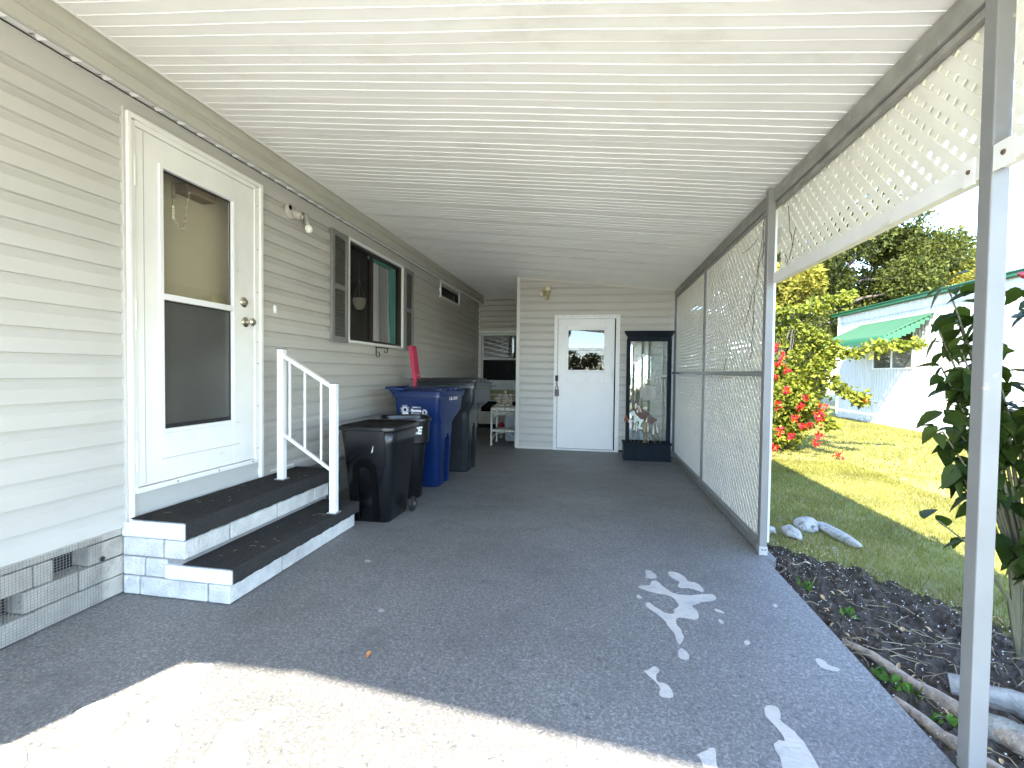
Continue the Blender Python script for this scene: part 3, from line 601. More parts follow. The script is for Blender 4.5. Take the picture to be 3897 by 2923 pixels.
mb=MB(); mb.tube([Vector((-.562+.020*math.cos(a),YS-.055,.905+.055*math.sin(a)**.8 if math.sin(a)>0 else .905)) for a in np.linspace(0,math.pi,12)],.005,8); mb.build('shackle',chrome,lb,smooth=True)

# ================= CARPORT =================
cp_=thing('carport',(0,0,0),'white aluminium carport with ribbed pan roof, posts and privacy lattice side','carport')
YF=-1.38; XR=1.42
mb=MB(); xa,xb_=-2.262,XR; y=YF; pts=[]; k=0; pit=.0675
while y<9.42:
    seam=(k%6==0); d=.0006 if seam else .0022
    dz=rng.normal()*.0004
    pts+=[(y,0+dz),(y+.0625,0+dz),(y+.0628,-d+dz),(y+.0650,-d+dz),(y+.0654,0)]
    y+=pit;k+=1
N_=40; V=[]
for i in range(N_+1):
    x=xa+(xb_-xa)*i/N_
    for (yy,dz) in pts: V.append((x,yy+.0035*math.sin(x*2.1+1.7*math.sin(yy*9))+.002*math.sin(x*5+yy*3),ceilz(x)+dz))
n=len(pts); F=[(i*n+j,(i+1)*n+j,(i+1)*n+j+1,i*n+j+1) for i in range(N_) for j in range(n-1)]
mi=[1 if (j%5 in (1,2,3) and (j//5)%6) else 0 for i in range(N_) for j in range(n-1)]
rf=fast('roof_pans',np.array(V),np.array(F),[ceilm,mat('roof_rib_highlight',(.93,.93,.91),.25)],cp_,midx=mi)  # rib beads coloured whiter to paint in their bright highlight lines
mb=MB(); mb.prism([(-2.45,ceilz(-2.45)+.06),(XR,ceilz(XR)+.06),(XR,ceilz(XR)+.075),(-2.45,ceilz(-2.45)+.075)],(YF,9.6),f=lambda u,v,e:(u,e,v))
mb.prism([(-2.45,ceilz(-2.45)-.01),(XR,ceilz(XR)-.01),(XR,ceilz(XR)+.07),(-2.45,ceilz(-2.45)+.07)],(YF-.03,YF-.002),f=lambda u,v,e:(u,e,v))
mb.build('roof_top',mat('roof_white',(.7,.7,.68),.5),cp_)
mb=MB(); mb.box(XR,XR+.09,YF,9.6,ceilz(XR)-.13,ceilz(XR)+.09); mb.build('gutter',mat('gutter_beige',(.62,.60,.52),.4),cp_,bevel=.01)
BZ=2.350
mb=MB(); mb.box(1.098,1.135,YF,YS-.03,2.258,BZ-.002); mb.box(1.112,1.135,YF,YS-.03,2.226,2.256); mb.build('side_beam',dirty,cp_,bevel=.004)
def post(x0,x1,y0,y1,z1=2.352,foot=True):
    mb=MB(); mb.box(x0,x1,y0,y1,0,z1); p=mb.build('post',alu,cp_,bevel=.004)
    if foot:
        mb=MB(); mb.box(x0-.003,x1+.003,y0-.003,y1+.003,0,.055); mb.build('foot_bracket',mat('galvanised',(.42,.42,.41),.5,.6,var=.1),p,bevel=.001)
        mb=MB(); mb.lathe([(.005,0),(.004,.003)],(x0+.015,y0-.003,.035),8,MY); mb.lathe([(.005,0),(.004,.003)],(x0+.032,y0-.003,.035),8,MY); mb.build('bolts',black,p)
    return p
alu_front=alu
post(1.085,1.131,1.545,1.593,2.35,foot=False)
post(1.062,1.107,3.236,3.290,2.345)
post(1.098,1.142,5.130,5.180,2.30,foot=False)
post(1.090,1.135,6.930,6.975,2.33,foot=False)
post(1.092,1.163,-1.30,-1.25,2.35,foot=False)
rails=[(1.100,1.140,1.590,3.236,1.745,1.808),(1.066,1.104,3.290,5.130,1.152,1.188),(1.066,1.104,5.180,6.93,1.152,1.188),(1.066,1.108,3.290,5.130,.006,.066),(1.066,1.108,5.180,6.93,.006,.066),(1.086,1.125,-1.25,1.540,1.748,1.802)]
for q in rails: MB().box(*q).build('rail',alu if q[4]<1.7 else mat('rail_white',(.66,.65,.61),.38,var=.06,stain=(.50,.46,.38),ss=9,lo=.6,hi=.8),cp_,bevel=.003)
for q in ((1.083,1.0858,1.47,1.5405,1.738,1.812),(1.092,1.0998,1.62,1.665,1.735,1.815)): MB().box(*q).build('rail_bracket',mat('rail_white',(.66,.65,.61),.38),cp_,bevel=.002)
mb=MB(); mb.lathe([(.008,0),(.006,.004)],(1.083,1.505,1.778),10,Matrix.Rotation(R(-90),3,'Y')); mb.lathe([(.007,0),(.006,.004)],(1.092,1.640,1.778),10,Matrix.Rotation(R(-90),3,'Y')); mb.build('bolts',mat('rust',(.10,.05,.03),.7),cp_)
# lattice frame channels
for y0,y1 in ((3.292,3.315),(5.105,5.128),(5.184,5.215),(6.895,6.925)): MB().box(1.112,1.138,y0,y1,.066,2.28).build('lattice_channel',mat('rail_white',(.66,.65,.61),.38),cp_,bevel=.002)
latm=mat('lattice_vinyl',(.70,.67,.585),.5,var=.05,vs=6)
def clip(poly,y0,y1,z0,z1):
    for ax,v,s in ((0,y0,1),(0,y1,-1),(1,z0,1),(1,z1,-1)):
        out=[]
        for i in range(len(poly)):
            a=poly[i]; b=poly[(i+1)%len(poly)]; da=(a[ax]-v)*s; db=(b[ax]-v)*s
            if da>=0: out.append(a)
            if (da>=0)!=(db>=0):
                t=da/(da-db); out.append((a[0]+(b[0]-a[0])*t,a[1]+(b[1]-a[1])*t))
        poly=out
        if len(poly)<3: return []
    return poly
def lattice(y0,y1,z0,z1,x):
    mb=MB(); p=.0775; wdt=.0338*math.sqrt(2)/2   # half width measured along y
    for sgn,xx in ((1,x),(-1,x+.0034)):
        c0=y0-(z1-z0)-.2; k=math.floor(c0/p)
        while k*p<y1+(z1-z0)+.2:
            c=k*p   # centre line: y = c + sgn*(z-z0)
            if sgn>0: q=[(c-wdt,z0),(c+wdt,z0),(c+wdt+(z1-z0),z1),(c-wdt+(z1-z0),z1)]
            else: q=[(c-wdt,z0),(c+wdt,z0),(c+wdt-(z1-z0),z1),(c-wdt-(z1-z0),z1)]
            q=clip(q,y0,y1,z0,z1)
            if q: mb.prism(q,(xx,xx+.003),f=lambda u,v,e:(e,u,v))
            k+=1
    return mb.build('lattice_panel',latm,cp_)
lattice(1.585,3.24,1.79,2.33,1.141); lattice(-1.25,1.540,1.79,2.33,1.126); MB().box(1.131,1.150,1.55,1.585,1.80,2.34).build('lattice_channel',mat('rail_white',(.66,.65,.61),.38),cp_,bevel=.002)
lattice(3.29,5.13,.03,2.30,1.114); lattice(5.18,6.925,.03,2.30,1.114)
# dead vines on the lattice
vine=mat('dead_vine',(.07,.055,.035),.8)
vv=thing('dead_vine',(1.1,3.3,2.0),'thin dead vine stems clinging to the lattice around the middle post','vine')
mb=MB()
for (y,z,dy,dz,n) in [(3.36,2.28,.012,-.03,16),(3.45,2.2,-.004,-.03,13),(3.42,2.05,.018,-.028,20),(3.60,1.75,.002,-.03,18),(3.10,2.18,-.006,-.03,9),(2.98,2.02,.012,-.027,7),(3.14,1.9,-.008,-.02,6),(3.9,2.1,-.03,.002,12),(4.3,1.3,.01,-.03,5)]:
    x=1.108 if y>3.29 else 1.132; P=[]
    for i in range(n):
        P.append((x-.004+.003*math.sin(i),y,z)); y+=dy+rng.normal()*.010; z+=dz+rng.normal()*.006
    mb.tube(P,.0022,5)
mb.build('stems',vine,vv)
n=26; P=np.stack([np.full(n,1.118),rng.uniform(3.3,4.6,n),rng.uniform(.05,.25,n)],1)
# ================= STEPS =================
st=thing('entry_steps',(-2.05,2.6,0),'two grey carpeted concrete steps on white block courses under the storm door','steps')
mb=MB(); mm=MB()
def course(mb,x0,x1,y0,y1,z0,z1,L=.40,off=0):
    # blocks along the front (+x) face, and along the end face
    y=y0
    e=[y0]; yy=y0+(L if not off else off)
    while yy<y1-.06: e.append(yy); yy+=L
    e.append(y1)
    for a,b in zip(e,e[1:]): mb.box(x1-.12,x1,a+(.005 if a>y0 else 0),b-(.005 if b<y1 else 0),z0+.003,z1-.005)
    xx=[x1-.125]; v=x1-.125-L
    if off: v=x1-.125-off*.9
    while v>x0+.08: xx.append(v); v-=L
    xx.append(x0)
    for a,b in zip(xx,xx[1:]): 
        mb.box(b+.004,a-.005,y0,y0+.1,z0+.003,z1-.005)
course(mb,-2.375,-1.750,2.0,3.215,0,.100,off=.0); course(mb,-2.375,-2.116,2.0,3.215,.1,.200); course(mb,-2.375,-2.005,2.0,3.285,.2,.300,off=.30)
mb.build('block_courses',blk,st,bevel=.006)
mm.box(-2.376,-1.762,2.012,3.205,.001,.098); mm.box(-2.376,-2.02,2.012,3.275,.098,.298); mm.build('mortar_core',mort,st)
capm=mat('white_cap',(.74,.74,.72),.7,var=.06,vs=12,bump=.3,bs=80)
MB().box(-2.116,-1.735,1.992,3.235,.100,.172).build('lower_tread',capm,st,bevel=.008)
MB().box(-2.325,-2.002,1.992,3.345,.300,.384).build('upper_tread',capm,st,bevel=.008)
MB().box(-2.376,-2.325,2.0,3.3,.30,.37).build('rear_fill',capm,st)
carp=mat('charcoal_carpet',(.046,.045,.043),1,var=.30,vs=90,stain=(.060,.057,.052),ss=3,lo=.45,hi=.8,bump=.8,bs=260,spec=.0)
def carpet(x0,x1,y0,y1,z0,z1,name='carpet'):
    # top sheet wraps over the front edge
    t=.008; nn=50; prof=[(x0,z1+t),(x1-.006,z1+t),(x1+t*.7,z1+t*.6),(x1+t,z1-.004),(x1+t,z0),(x1+.002,z0-.001)]
    mb=MB(); vs=[]
    for i in range(nn+1):
        y=y0+(y1-y0)*i/nn
        for j,(x,z) in enumerate(prof):
            vs.append((x,y,z+(.002*math.sin(y*37+x*5)+.0015*math.sin(y*91) if j>=4 else .0005*math.sin(y*25))))
    k=len(prof); mb.add(vs,[(i*k+j,i*k+j+1,(i+1)*k+j+1,(i+1)*k+j) for i in range(nn) for j in range(k-1)])
    mb.add([vs[nn*k+j] for j in range(k)],[tuple(range(k))])
    return mb.build(name,carp,st,smooth=True,angle=60)
carpet(-2.02,-1.735,1.997,3.242,.104,.172); carpet(-2.325,-2.002,1.997,3.352,.303,.384)
mb=MB()
for i in range(26):
    y=rng.uniform(2.1,3.2); lo_=rng.random()<.5; x=rng.uniform(-1.98,-1.76) if lo_ else rng.uniform(-2.28,-2.03); z=.182 if lo_ else .394; a=rng.uniform(0,6); l=rng.uniform(.01,.04)
    mb.tube([(x,y,z),(x+.5*l*math.cos(a),y+.5*l*math.sin(a),z+.002),(x+l*math.cos(a+.4),y+l*math.sin(a+.4),z)],.0009,4)
mb.build('lint',straw,st)
# ================= HANDRAIL =================
hr=thing('handrail',(-1.93,2.94,.17),'white metal handrail with three bars beside the entry steps','handrail')
yr=2.94; hw=mat('white_enamel',(.80,.80,.79),.3,var=.03,vs=9)
xu,xl=-2.152,-1.755
for x,z0,z1 in ((xu,.392,1.300),(xl,.180,1.068)):
    p=MB().box(x-.0225,x+.0225,yr-.0225,yr+.0225,z0,z1).build('post',hw,hr,bevel=.003)
    MB().box(x-.024,x+.024,yr-.024,yr+.024,z1,z1+.004).build('cap',mat('cap_black',(.03,.03,.03),.5),p)
    MB().box(x-.035,x+.035,yr-.035,yr+.035,z0,z0+.006).build('base_plate',mat('galvanised',(.42,.42,.41),.5,.6),p,bevel=.001)
def slopebar(x0,z0,x1,z1,h,t): 
    mb=MB(); mb.prism([(x0,z0),(x1,z1),(x1,z1+h),(x0,z0+h)],(yr-t/2,yr+t/2),f=lambda u,v,e:(u,e,v)); return mb
zt=lambda x:1.262+(x-xu)*(1.035-1.262)/(xl-xu)
zb_=lambda x:.700+(x-xu)*(.475-.700)/(xl-xu)
slopebar(xu+.0225,zt(xu+.0225)-.012,xl-.0225,zt(xl-.0225)-.012,.030,.036).build('top_rail',mat('worn_enamel',(.78,.78,.75),.45,stain=(.42,.40,.36),ss=28,lo=.60,hi=.66),hr,bevel=.003)
slopebar(xu+.0225,zb_(xu)-.010,xl-.0225,zb_(xl)-.010,.022,.026).build('bottom_rail',hw,hr,bevel=.003)
for t in (.16,.45,.76):
    x=xu+(xl-xu)*t; MB().box(x-.0065,x+.0065,yr-.0065,yr+.0065,zb_(x)+.008,zt(x)-.010).build('baluster',hw,hr,bevel=.001)
# ================= wall fixtures =================
lm=mat('lamp_grey_paint',(.46,.43,.38),.5,var=.15,vs=25,stain=(.25,.20,.14),ss=20,lo=.6,hi=.75)
fl=thing('wall_floodlight',(X+.012,3.33,2.385),'weathered motion floodlight on the house wall above the rail, one round bulb','wall light')
c=Vector((X+.012,3.325,2.385))
MB().lathe([(.060,0),(.060,.020),(.050,.032),(.03,.038)],c,28,MX).build('base_plate',lm,fl,smooth=True)
mb=MB(); mb.lathe([(.026,.03),(.032,.045),(.032,.085),(.024,.10),(.02,.08)],c+Vector((0,.02,0)),20,Matrix.Rotation(R(110),3,'Y')); mb.build('sensor_head',lm,fl,smooth=True)
mb=MB(); mb.tube([c+Vector((.03,.05,.01)),c+Vector((.045,.085,.018)),c+Vector((.05,.115,.02))],.010,8); mb.build('arm',mat('lamp_dark',(.08,.05,.05),.5),fl)
hc=Vector((X+.062,3.455,2.405)); D=Vector((.12,.30,-1)).normalized(); Mq=Vector((0,0,1)).rotation_difference(D).to_matrix()
MB().lathe([(.018,-.012),(.024,0),(.026,.055),(.029,.058),(.031,.075),(.024,.078)],hc,20,Mq).build('socket',mat('socket_grey',(.36,.35,.31),.4,.3,var=.1),fl,smooth=True)
MB().lathe([(.012,.074),(.018,.080),(.028,.096),(.0315,.112),(.028,.130),(.017,.142),(0,.146)],hc,20,Mq,cap=False).build('bulb',mat('bulb_white',(.85,.82,.74),.15,coat=.5),fl,smooth=True)
MB().lathe([(.016,.02),(.02,.02)],c+Vector((.02,-.04,.02)),12,MX).build('knockout',mat('lamp_dark',(.08,.05,.05),.5),fl)
yl=YS-.014
sf=thing('wall_floodlight',(-.73,yl,2.37),'yellowed twin floodlight high on the shed wall above the white door','wall light')
c=Vector((-.735,yl,2.365)); yel=mat('yellowed_plastic',(.46,.38,.20),.5,var=.15,vs=25)
MB().lathe([(.062,0),(.062,.02),(.05,.035)],c,24,MY).build('base_plate',yel,sf,smooth=True)
for nm,p,d in (('lamp_head',(-.755,yl-.05,2.350),(-.55,-.9,-.45)),('lamp_head',(-.715,yl-.05,2.385),(.12,-1,.05))):
    Mq=Vector((0,0,1)).rotation_difference(Vector(d).normalized()).to_matrix()
    h=MB().lathe([(.016,0),(.022,.03),(.040,.085),(.045,.10),(.043,.105)],p,20,Mq).build(nm,yel,sf,smooth=True)
    MB().lathe([(.040,.104),(.036,.112),(.02,.118),(0,.119)],p,20,Mq,cap=False).build('lens',mat('lens_cream',(.72,.66,.50),.2),h,smooth=True)
MB().box(-.755,-.700,yl-.10,yl-.02,2.235,2.300).build('motion_sensor',yel,sf,bevel=.008)
hk=thing('scroll_bracket',(X+.03,4.93,1.41),'black wrought iron scroll bracket under the shuttered window','bracket')
mb=MB(); x=X+.024
mb.tube([(x,4.775,1.412),(x,5.09,1.412)],.0055,6); mb.tube([(x,4.785,1.412),(x,4.785,1.33)],.0055,6)
mb.tube([(x,4.785,1.36)]+[(x,4.825-.042*math.cos(a),1.335-.028*math.sin(a)) for a in np.linspace(0,math.pi*1.5,14)],.0045,6)
mb.tube([(x,5.03+.045*math.cos(a),1.385+.026*math.sin(a)) for a in np.linspace(1.4,-math.pi*.95,14)],.0045,6)
mb.build('iron_scroll',mat('wrought_iron',(.012,.012,.012),.5),hk)
ck=thing('wall_clip',(X+.02,3.155,1.61),'small broken white plastic bracket stuck on the siding right of the storm door','bracket')
mb=MB(); mb.box(X+.012,X+.022,3.137,3.172,1.578,1.640); mb.box(X+.022,X+.034,3.137,3.145,1.585,1.632); mb.build('plastic_body',hw,ck,bevel=.003)
ot=thing('wall_outlet',(X+.02,3.30,.60),'clear covered outlet with gold terminals low on the siding behind the handrail','outlet')
mb=MB(); mb.box(X+.012,X+.017,3.22,3.40,.545,.64); mb.build('cover_plate',mat('outlet_grey',(.42,.41,.37),.3),ot,bevel=.003)
mb=MB(); [mb.lathe([(.016,0),(.016,.006),(.009,.008)],(X+.017,y,.592),14,MX) for y in (3.255,3.335)]; mb.build('socket_ring',mat('gold_plate',(.6,.47,.2),.35,.6),ot)
# ================= BINS =================
def rquad(c,r,z,n=6):
    # c: 4 corners (x,y) ccw ; rounded by quadratic curves
    P=[Vector((x,y)) for x,y in c]; out=[]
    for i in range(4):
        a,b,d=P[i-1],P[i],P[(i+1)%4]; p=b+(a-b).normalized()*r; q=b+(d-b).normalized()*r
        for k in range(n+1):
            t=k/n; v=p*(1-t)**2+b*2*t*(1-t)+q*t*t; out.append(Vector((v.x,v.y,z)))
    return out
def cut(o,cutter):
    c=cutter.build('cutter',black); c.data.update()
    bmd=o.modifiers.new('cut','BOOLEAN'); bmd.object=c; bmd.operation='DIFFERENCE'; bmd.solver='EXACT'
    bpy.context.view_layer.update(); dg=bpy.context.evaluated_depsgraph_get(); me=bpy.data.meshes.new_from_object(o.evaluated_get(dg))
    o.modifiers.clear(); o.data=me; bpy.data.objects.remove(c)
def smoothit(o,a=35):
    o.data.shade_smooth()
    if hasattr(o.data,'set_sharp_from_angle'): o.data.set_sharp_from_angle(angle=R(a))
def cart(root,m,lidm,S,rimz,xl,knob,lidtop):
    # S list of (z,(xL,yN),(xR,yN),(xR2,yF),(xL,yF),r)
    mb=MB(); secs=[rquad((a,b,c,d),r,z) for z,a,b,c,d,r in S]; mb.loft(secs,True,True)
    body=mb.build('body',m,root,smooth=True,angle=40); return body
def cartm(name,rgb,coat=.0,rough=.38): return mat(name,rgb,rough,var=.08,vs=5,bump=.10,bs=160,spec=.5,stain=tuple(min(1,v*1.7+.01) for v in rgb),ss=9,lo=.6,hi=.9)
blue=cartm('blue_plastic',(.0025,.016,.080),rough=.30); greyp=cartm('grey_plastic',(.022,.025,.028),rough=.27); blackp=cartm('black_plastic',(.0045,.005,.006),rough=.22); blackin=mat('black_inside',(.008,.008,.012),.5)
steel=mat('zinc_bar',(.6,.6,.58),.35,.9)
def wheeled_cart(name,label,m,dy,x0,xb,xt,ztop,lidtop,group):
    # x0 left side, xb right x at base, xt right x at top ; dy near-side y at base; far = near+len
    root=thing(name,((x0+xb)/2,dy+.2,0),label,'trash cart',group)
    f=ztop/.93
    S=[(0.0,(x0+.03,dy+.02),(xb-.02,dy+.02),(xb-.005,dy+.39),(x0+.03,dy+.39),.055),
       (.02,(x0+.02,dy+.0),(xb,dy+.0),(xb,dy+.39),(x0+.02,dy+.39),.07),
       (.62*f,(x0+.01,dy-.005),(xb+.0,dy-.005),(xb+.02,dy+.43),(x0+.01,dy+.43),.075),
       (.66*f,(x0+.01,dy-.01),(xb+.010,dy-.010),(xb+.035,dy+.445),(x0+.01,dy+.445),.065),
       (.74*f,(x0,dy-.035),(xt-.012,dy-.04),(xt+.06,dy+.51),(x0,dy+.52),.045),
       (.77*f,(x0,dy-.04),(xt-.004,dy-.045),(xt+.07,dy+.515),(x0,dy+.525),.04),
       (.925*f,(x0-.01,dy-.05),(xt,dy-.055),(xt+.08,dy+.525),(x0-.01,dy+.53),.04)]
    body=MB().loft([rquad((a,b,c,d),r,z) for z,a,b,c,d,r in S]).build('body',m,root,smooth=True,angle=50)
    c=MB(); yc=dy+.24
    c.prism([(yc-.075,.80*f),(yc+.085,.815*f),(yc+.02,.66*f)],(xb-.06,xt+.2),f=lambda u,v,e:(e,u,v))
    sl=[(yc-.075,-.02),(yc+.06,-.02),(yc+.06,.42*f)]+[(yc-.0075+.0675*math.cos(a),.42*f+.0+.10*f*math.sin(a)) for a in np.linspace(.3,math.pi-.3,7)]+[(yc-.075,.42*f)]
    c.prism(sl,(xb-.055,xt+.2),f=lambda u,v,e:(e,u,v))
    cut(body,c); smoothit(body,50)
    MB().box(xb-.04,xb-.015,yc-.075,yc+.06,.475*f,.49*f).build('lift_bar',steel,root,bevel=.004)
    mb=MB(); [mb.box(xb-.055,xt+.02,yc+o,yc+o+.012,.69*f,.81*f) for o in (-.02,.045)]; mb.build('pocket_ribs',m,body)
    def rim(e,z): return rquad(((x0-.015-e,dy-.055-e),(xt+.005+e,dy-.06-e),(xt+.085+e,dy+.53+e),(x0-.015-e,dy+.535+e)),.045,z)
    MB().loft([rim(.0,.895*f),rim(.012,.90*f),rim(.012,.93*f),rim(.0,.935*f)]).build('rim',m,body,smooth=True,angle=40)
    lid=MB().loft([rim(.016,.932*f),rim(.018,.955*f),rim(.008,.962*f),rim(-.03,.968*f),rim(-.05,lidtop-.012),rim(-.16,lidtop)]).build('lid',m,root,smooth=True,angle=40)
    mb=MB()
    for k in range(5): 
        t=k/4; yy=dy-.0+t*.42; xx=xt-.03+.085*t*.85; mb.box(xx-.03,xx+.028,yy,yy+.055,.962*f,.987*f)
    mb.build('lid_grip',m,lid,bevel=.004)
    mb=MB(); mb.tube([(x0-.085,dy-.05,.985*f),(x0-.085,dy+.50,.985*f)],.016,12); mb.build('handle',m,root,smooth=True)
    mb=MB(); mb.prism([(x0-.095,.995*f),(x0+.10,.985*f),(x0+.02,.905*f),(x0-.0,.90*f)],(dy-.04,dy-.02),f=lambda u,v,e:(u,e,v)); mb.prism([(x0-.095,.995*f),(x0+.10,.985*f),(x0+.02,.905*f),(x0,.90*f)],(dy+.44,dy+.46),f=lambda u,v,e:(u,e,v)); mb.build('hinge_bracket',m,body,bevel=.003)
    for yy in (dy-.01,dy+.38):
        w=MB().lathe([(.0,-.02),(.10,-.02),(.115,-.012),(.115,.012),(.10,.02),(0,.02)],(x0-.02,yy+.02,.115),24,MY,cap=False).build('wheel',black,root,smooth=True)
    return root,body,f
blu,bbody,fb=wheeled_cart('recycling_cart','dark blue lidded cart with white sun emblem and lettering on its side',blue,4.43,-1.96,-1.515,-1.50,.93,.995,'wheeled lidded carts by the house wall')
gry,gbody,fg=wheeled_cart('trash_cart','tall charcoal grey lidded cart, farthest of the four bins, in front of the red board',greyp,5.175,-2.0,-1.425,-1.345,1.0,1.085,'wheeled lidded carts by the house wall')
white_ink=mat('white_ink',(.82,.82,.80),.5)
# emblem and writing on the blue cart side that faces the camera
YL=4.43-.047
def side(x,z): return (x,YL-.004+ (0.055*0),z)
fy=lambda z:YL-.006
mb=MB()
sx,sz=-1.848,.775
n=40
ring=[(sx+.026*math.cos(2*math.pi*i/n),sz+.026*math.sin(2*math.pi*i/n)) for i in range(n)]; rin=[(sx+.018*math.cos(2*math.pi*i/n),sz+.018*math.sin(2*math.pi*i/n)) for i in range(n)]
mb.add([(a,fy(b),b) for a,b in ring+rin],[(i,(i+1)%n,(i+1)%n+n,i+n) for i in range(n)])
for k in range(16):
    a=2*math.pi*k/16+.1
    if -2.2<a-2*math.pi*(a>math.pi)<-0.9 : continue
    r1=.052 if k%2 else .044; w=.0028
    ux,uz=math.cos(a),math.sin(a); mb.add([(sx+ux*.027-uz*w,fy(0),sz+uz*.027+ux*w),(sx+ux*.027+uz*w,fy(0),sz+uz*.027-ux*w),(sx+ux*r1+uz*w*.6,fy(0),sz+uz*r1-ux*w*.6),(sx+ux*r1-uz*w*.6,fy(0),sz+uz*r1+ux*w*.6)],[(0,1,2,3)])
mb.add([(sx-.035,fy(0),.728),(sx+.045,fy(0),.728),(sx+.025,fy(0),.752),(sx,fy(0),.745),(sx-.015,fy(0),.750)],[(0,1,2,3,4)])
for i in range(9):   # recycling knot of small loops
    a=2*math.pi*i/9; cx_,cz_=-1.645+.020*math.cos(a),.752+.022*math.sin(a)
    q=[(cx_+.0085*math.cos(t),cz_+.0085*math.sin(t)) for t in np.linspace(0,2*math.pi,9)[:-1]]; q2=[(cx_+.0045*math.cos(t),cz_+.0045*math.sin(t)) for t in np.linspace(0,2*math.pi,9)[:-1]]
    mb.add([(x,fy(0),z) for x,z in q+q2],[(j,(j+1)%8,(j+1)%8+8,j+8) for j in range(8)])
mb.build('sun_emblem',white_ink,bbody)
text_mb('Manatee',.042,lambda u,v:(-1.787+u*.74,fy(0),.756+v),bold=.0018).build('lettering',white_ink,bbody)
text_mb('County',.042,lambda u,v:(-1.783+u*.74,fy(0),.720+v),bold=.0018).build('lettering',white_ink,bbody)
text_mb('PROPERTY OF',.017,lambda u,v:(-1.772+u*.78,fy(0),.794+v),bold=.0006).build('lettering',white_ink,bbody)
mb=MB(); X1=lambda y:-1.50+.006+(y-4.385)*.142
q=[(4.60,.875),(4.79,.875),(4.79,.915),(4.60,.915)]; mb.add([(X1(y),y,z-.01) for y,z in q],[(0,1,2,3)]); mb.build('serial_label',mat('label_white',(.72,.72,.70),.5),bbody)
mb=MB()
for a,b in ((4.605,4.615),(4.62,4.635),(4.66,4.70),(4.72,4.728),(4.74,4.75),(4.765,4.772)): mb.add([(X1(y)+.001,y,z) for y,z in ((a,.872),(b,.872),(b,.898),(a,.898))],[(0,1,2,3)])
mb.build('serial_marks',mat('label_ink',(.05,.05,.05),.5),bbody)
mb=MB(); [mb.add([(-1.93+o,fy(0)+.0-.012,.945),(-1.925+o,fy(0)-.012,.945),(-1.937+o,fy(0)-.012,.962),(-1.942+o,fy(0)-.012,.962)],[(0,1,2,3)]) for o in (0,.02)]; mb.build('scratches',white_ink,blu)
# black open bins
def open_bin(name,label,secs,rimsec,root_loc,inner_off=.008):
    root=thing(name,root_loc,label,'trash can','open black trash cans by the steps')
    b=MB().loft(secs,True,False).build('body',blackp,root,smooth=True,angle=50)
    md=b.modifiers.new('solid','SOLIDIFY'); md.thickness=.004; md.offset=-1
    n=len(rimsec); c=sum((Vector(p) for p in rimsec),Vector())/n
    def off(p,e,dz): d=(Vector((p.x-c.x,p.y-c.y,0))).normalized(); return p+d*e+Vector((0,0,dz))
    MB().loft([[off(p,-.004,-.03) for p in rimsec],[off(p,.012,-.028) for p in rimsec],[off(p,.016,-.006) for p in rimsec],[off(p,.010,.003) for p in rimsec],[off(p,-.002,.002) for p in rimsec],[off(p,-.006,-.012) for p in rimsec]],False,False).build('rim',blackp,b,smooth=True,angle=60)
    return root,b
Q=lambda xl,xr,yn,yf,r,z:rquad(((xl,yn),(xr,yn),(xr,yf),(xl,yf)),r,z,10)
# upper shell bulges out over an arched shoulder
secs=[Q(-1.845,-1.535,3.325,3.69,.05,0),Q(-1.855,-1.525,3.315,3.70,.07,.012),Q(-1.885,-1.495,3.285,3.745,.075,.44),Q(-1.905,-1.478,3.268,3.775,.085,.60),Q(-1.925,-1.458,3.25,3.80,.10,.735)]
fb_,fbody=open_bin('wheeled_trash_can','glossy black open wheeled trash can nearest the steps, with an arch moulded in its side',secs,secs[-1],(-1.69,3.5,0))
# raised upper shell with wavy lower edge, and the raised arch panel
def yface(z): # y of near face by height
    P=[(0,3.325),(.012,3.315),(.44,3.285),(.60,3.268),(.735,3.25)]
    for (a,b),(c,d) in zip(P,P[1:]):
        if z<=c: return b+(d-b)*(z-a)/(c-a)
    return 3.25
mb=MB(); vs=[];nn=36
for i in range(nn+1):
    t=i/nn; x=-1.835+.30*t; e=.478+.052*math.cos((t-.38)*2*math.pi*.95)
    vs+=[(x,yface(e)-.001,e),(x,yface(e+.006)-.011,e+.006),(x,yface(.70)-.009,.70),(x,yface(.72)-.001,.72)]
mb.add(vs,[(4*i+j,4*i+j+1,4*i+5+j,4*i+4+j) for i in range(nn) for j in range(3)]); mb.build('upper_panel',blackp,fbody,smooth=True,angle=50)
mb=MB()
def arch(w,h,z0=.02,cx=-1.71): return [(cx-w,z0)]+[(cx+w*math.cos(a),h-w*1.0+w*math.sin(a)) for a in np.linspace(math.pi,0,14)]+[(cx+w+.02,z0)]
o1=arch(.092,.490);o2=arch(.050,.430)
k=len(o1)
mb.add([(x,yface(z)-.002,z) for x,z in o1]+[(x,yface(z)-.014,z) for x,z in o1]+[(x,yface(z)-.014,z) for x,z in o2]+[(x,yface(z)-.002,z) for x,z in o2],[(r*k+i,r*k+i+1,(r+1)*k+i+1,(r+1)*k+i) for r in range(3) for i in range(k-1)])
mb.build('arch_rib',mat('groove_shade_black',(.0015,.0015,.0015),.6,spec=.1),fbody,smooth=True,angle=40)  # blacker than the bin, painting in the shade of a recessed groove
MB().lathe([(0,-.018),(.045,-.018),(.060,-.010),(.060,.010),(.045,.018),(0,.018)],(-1.475,3.66,.062),20,MX,cap=False).build('wheel',black,fb_,smooth=True)
mb=MB(); mb.lathe([(.018,0),(.01,.004)],(-1.457,3.66,.062),12,MX); mb.build('hub',steel,fb_)
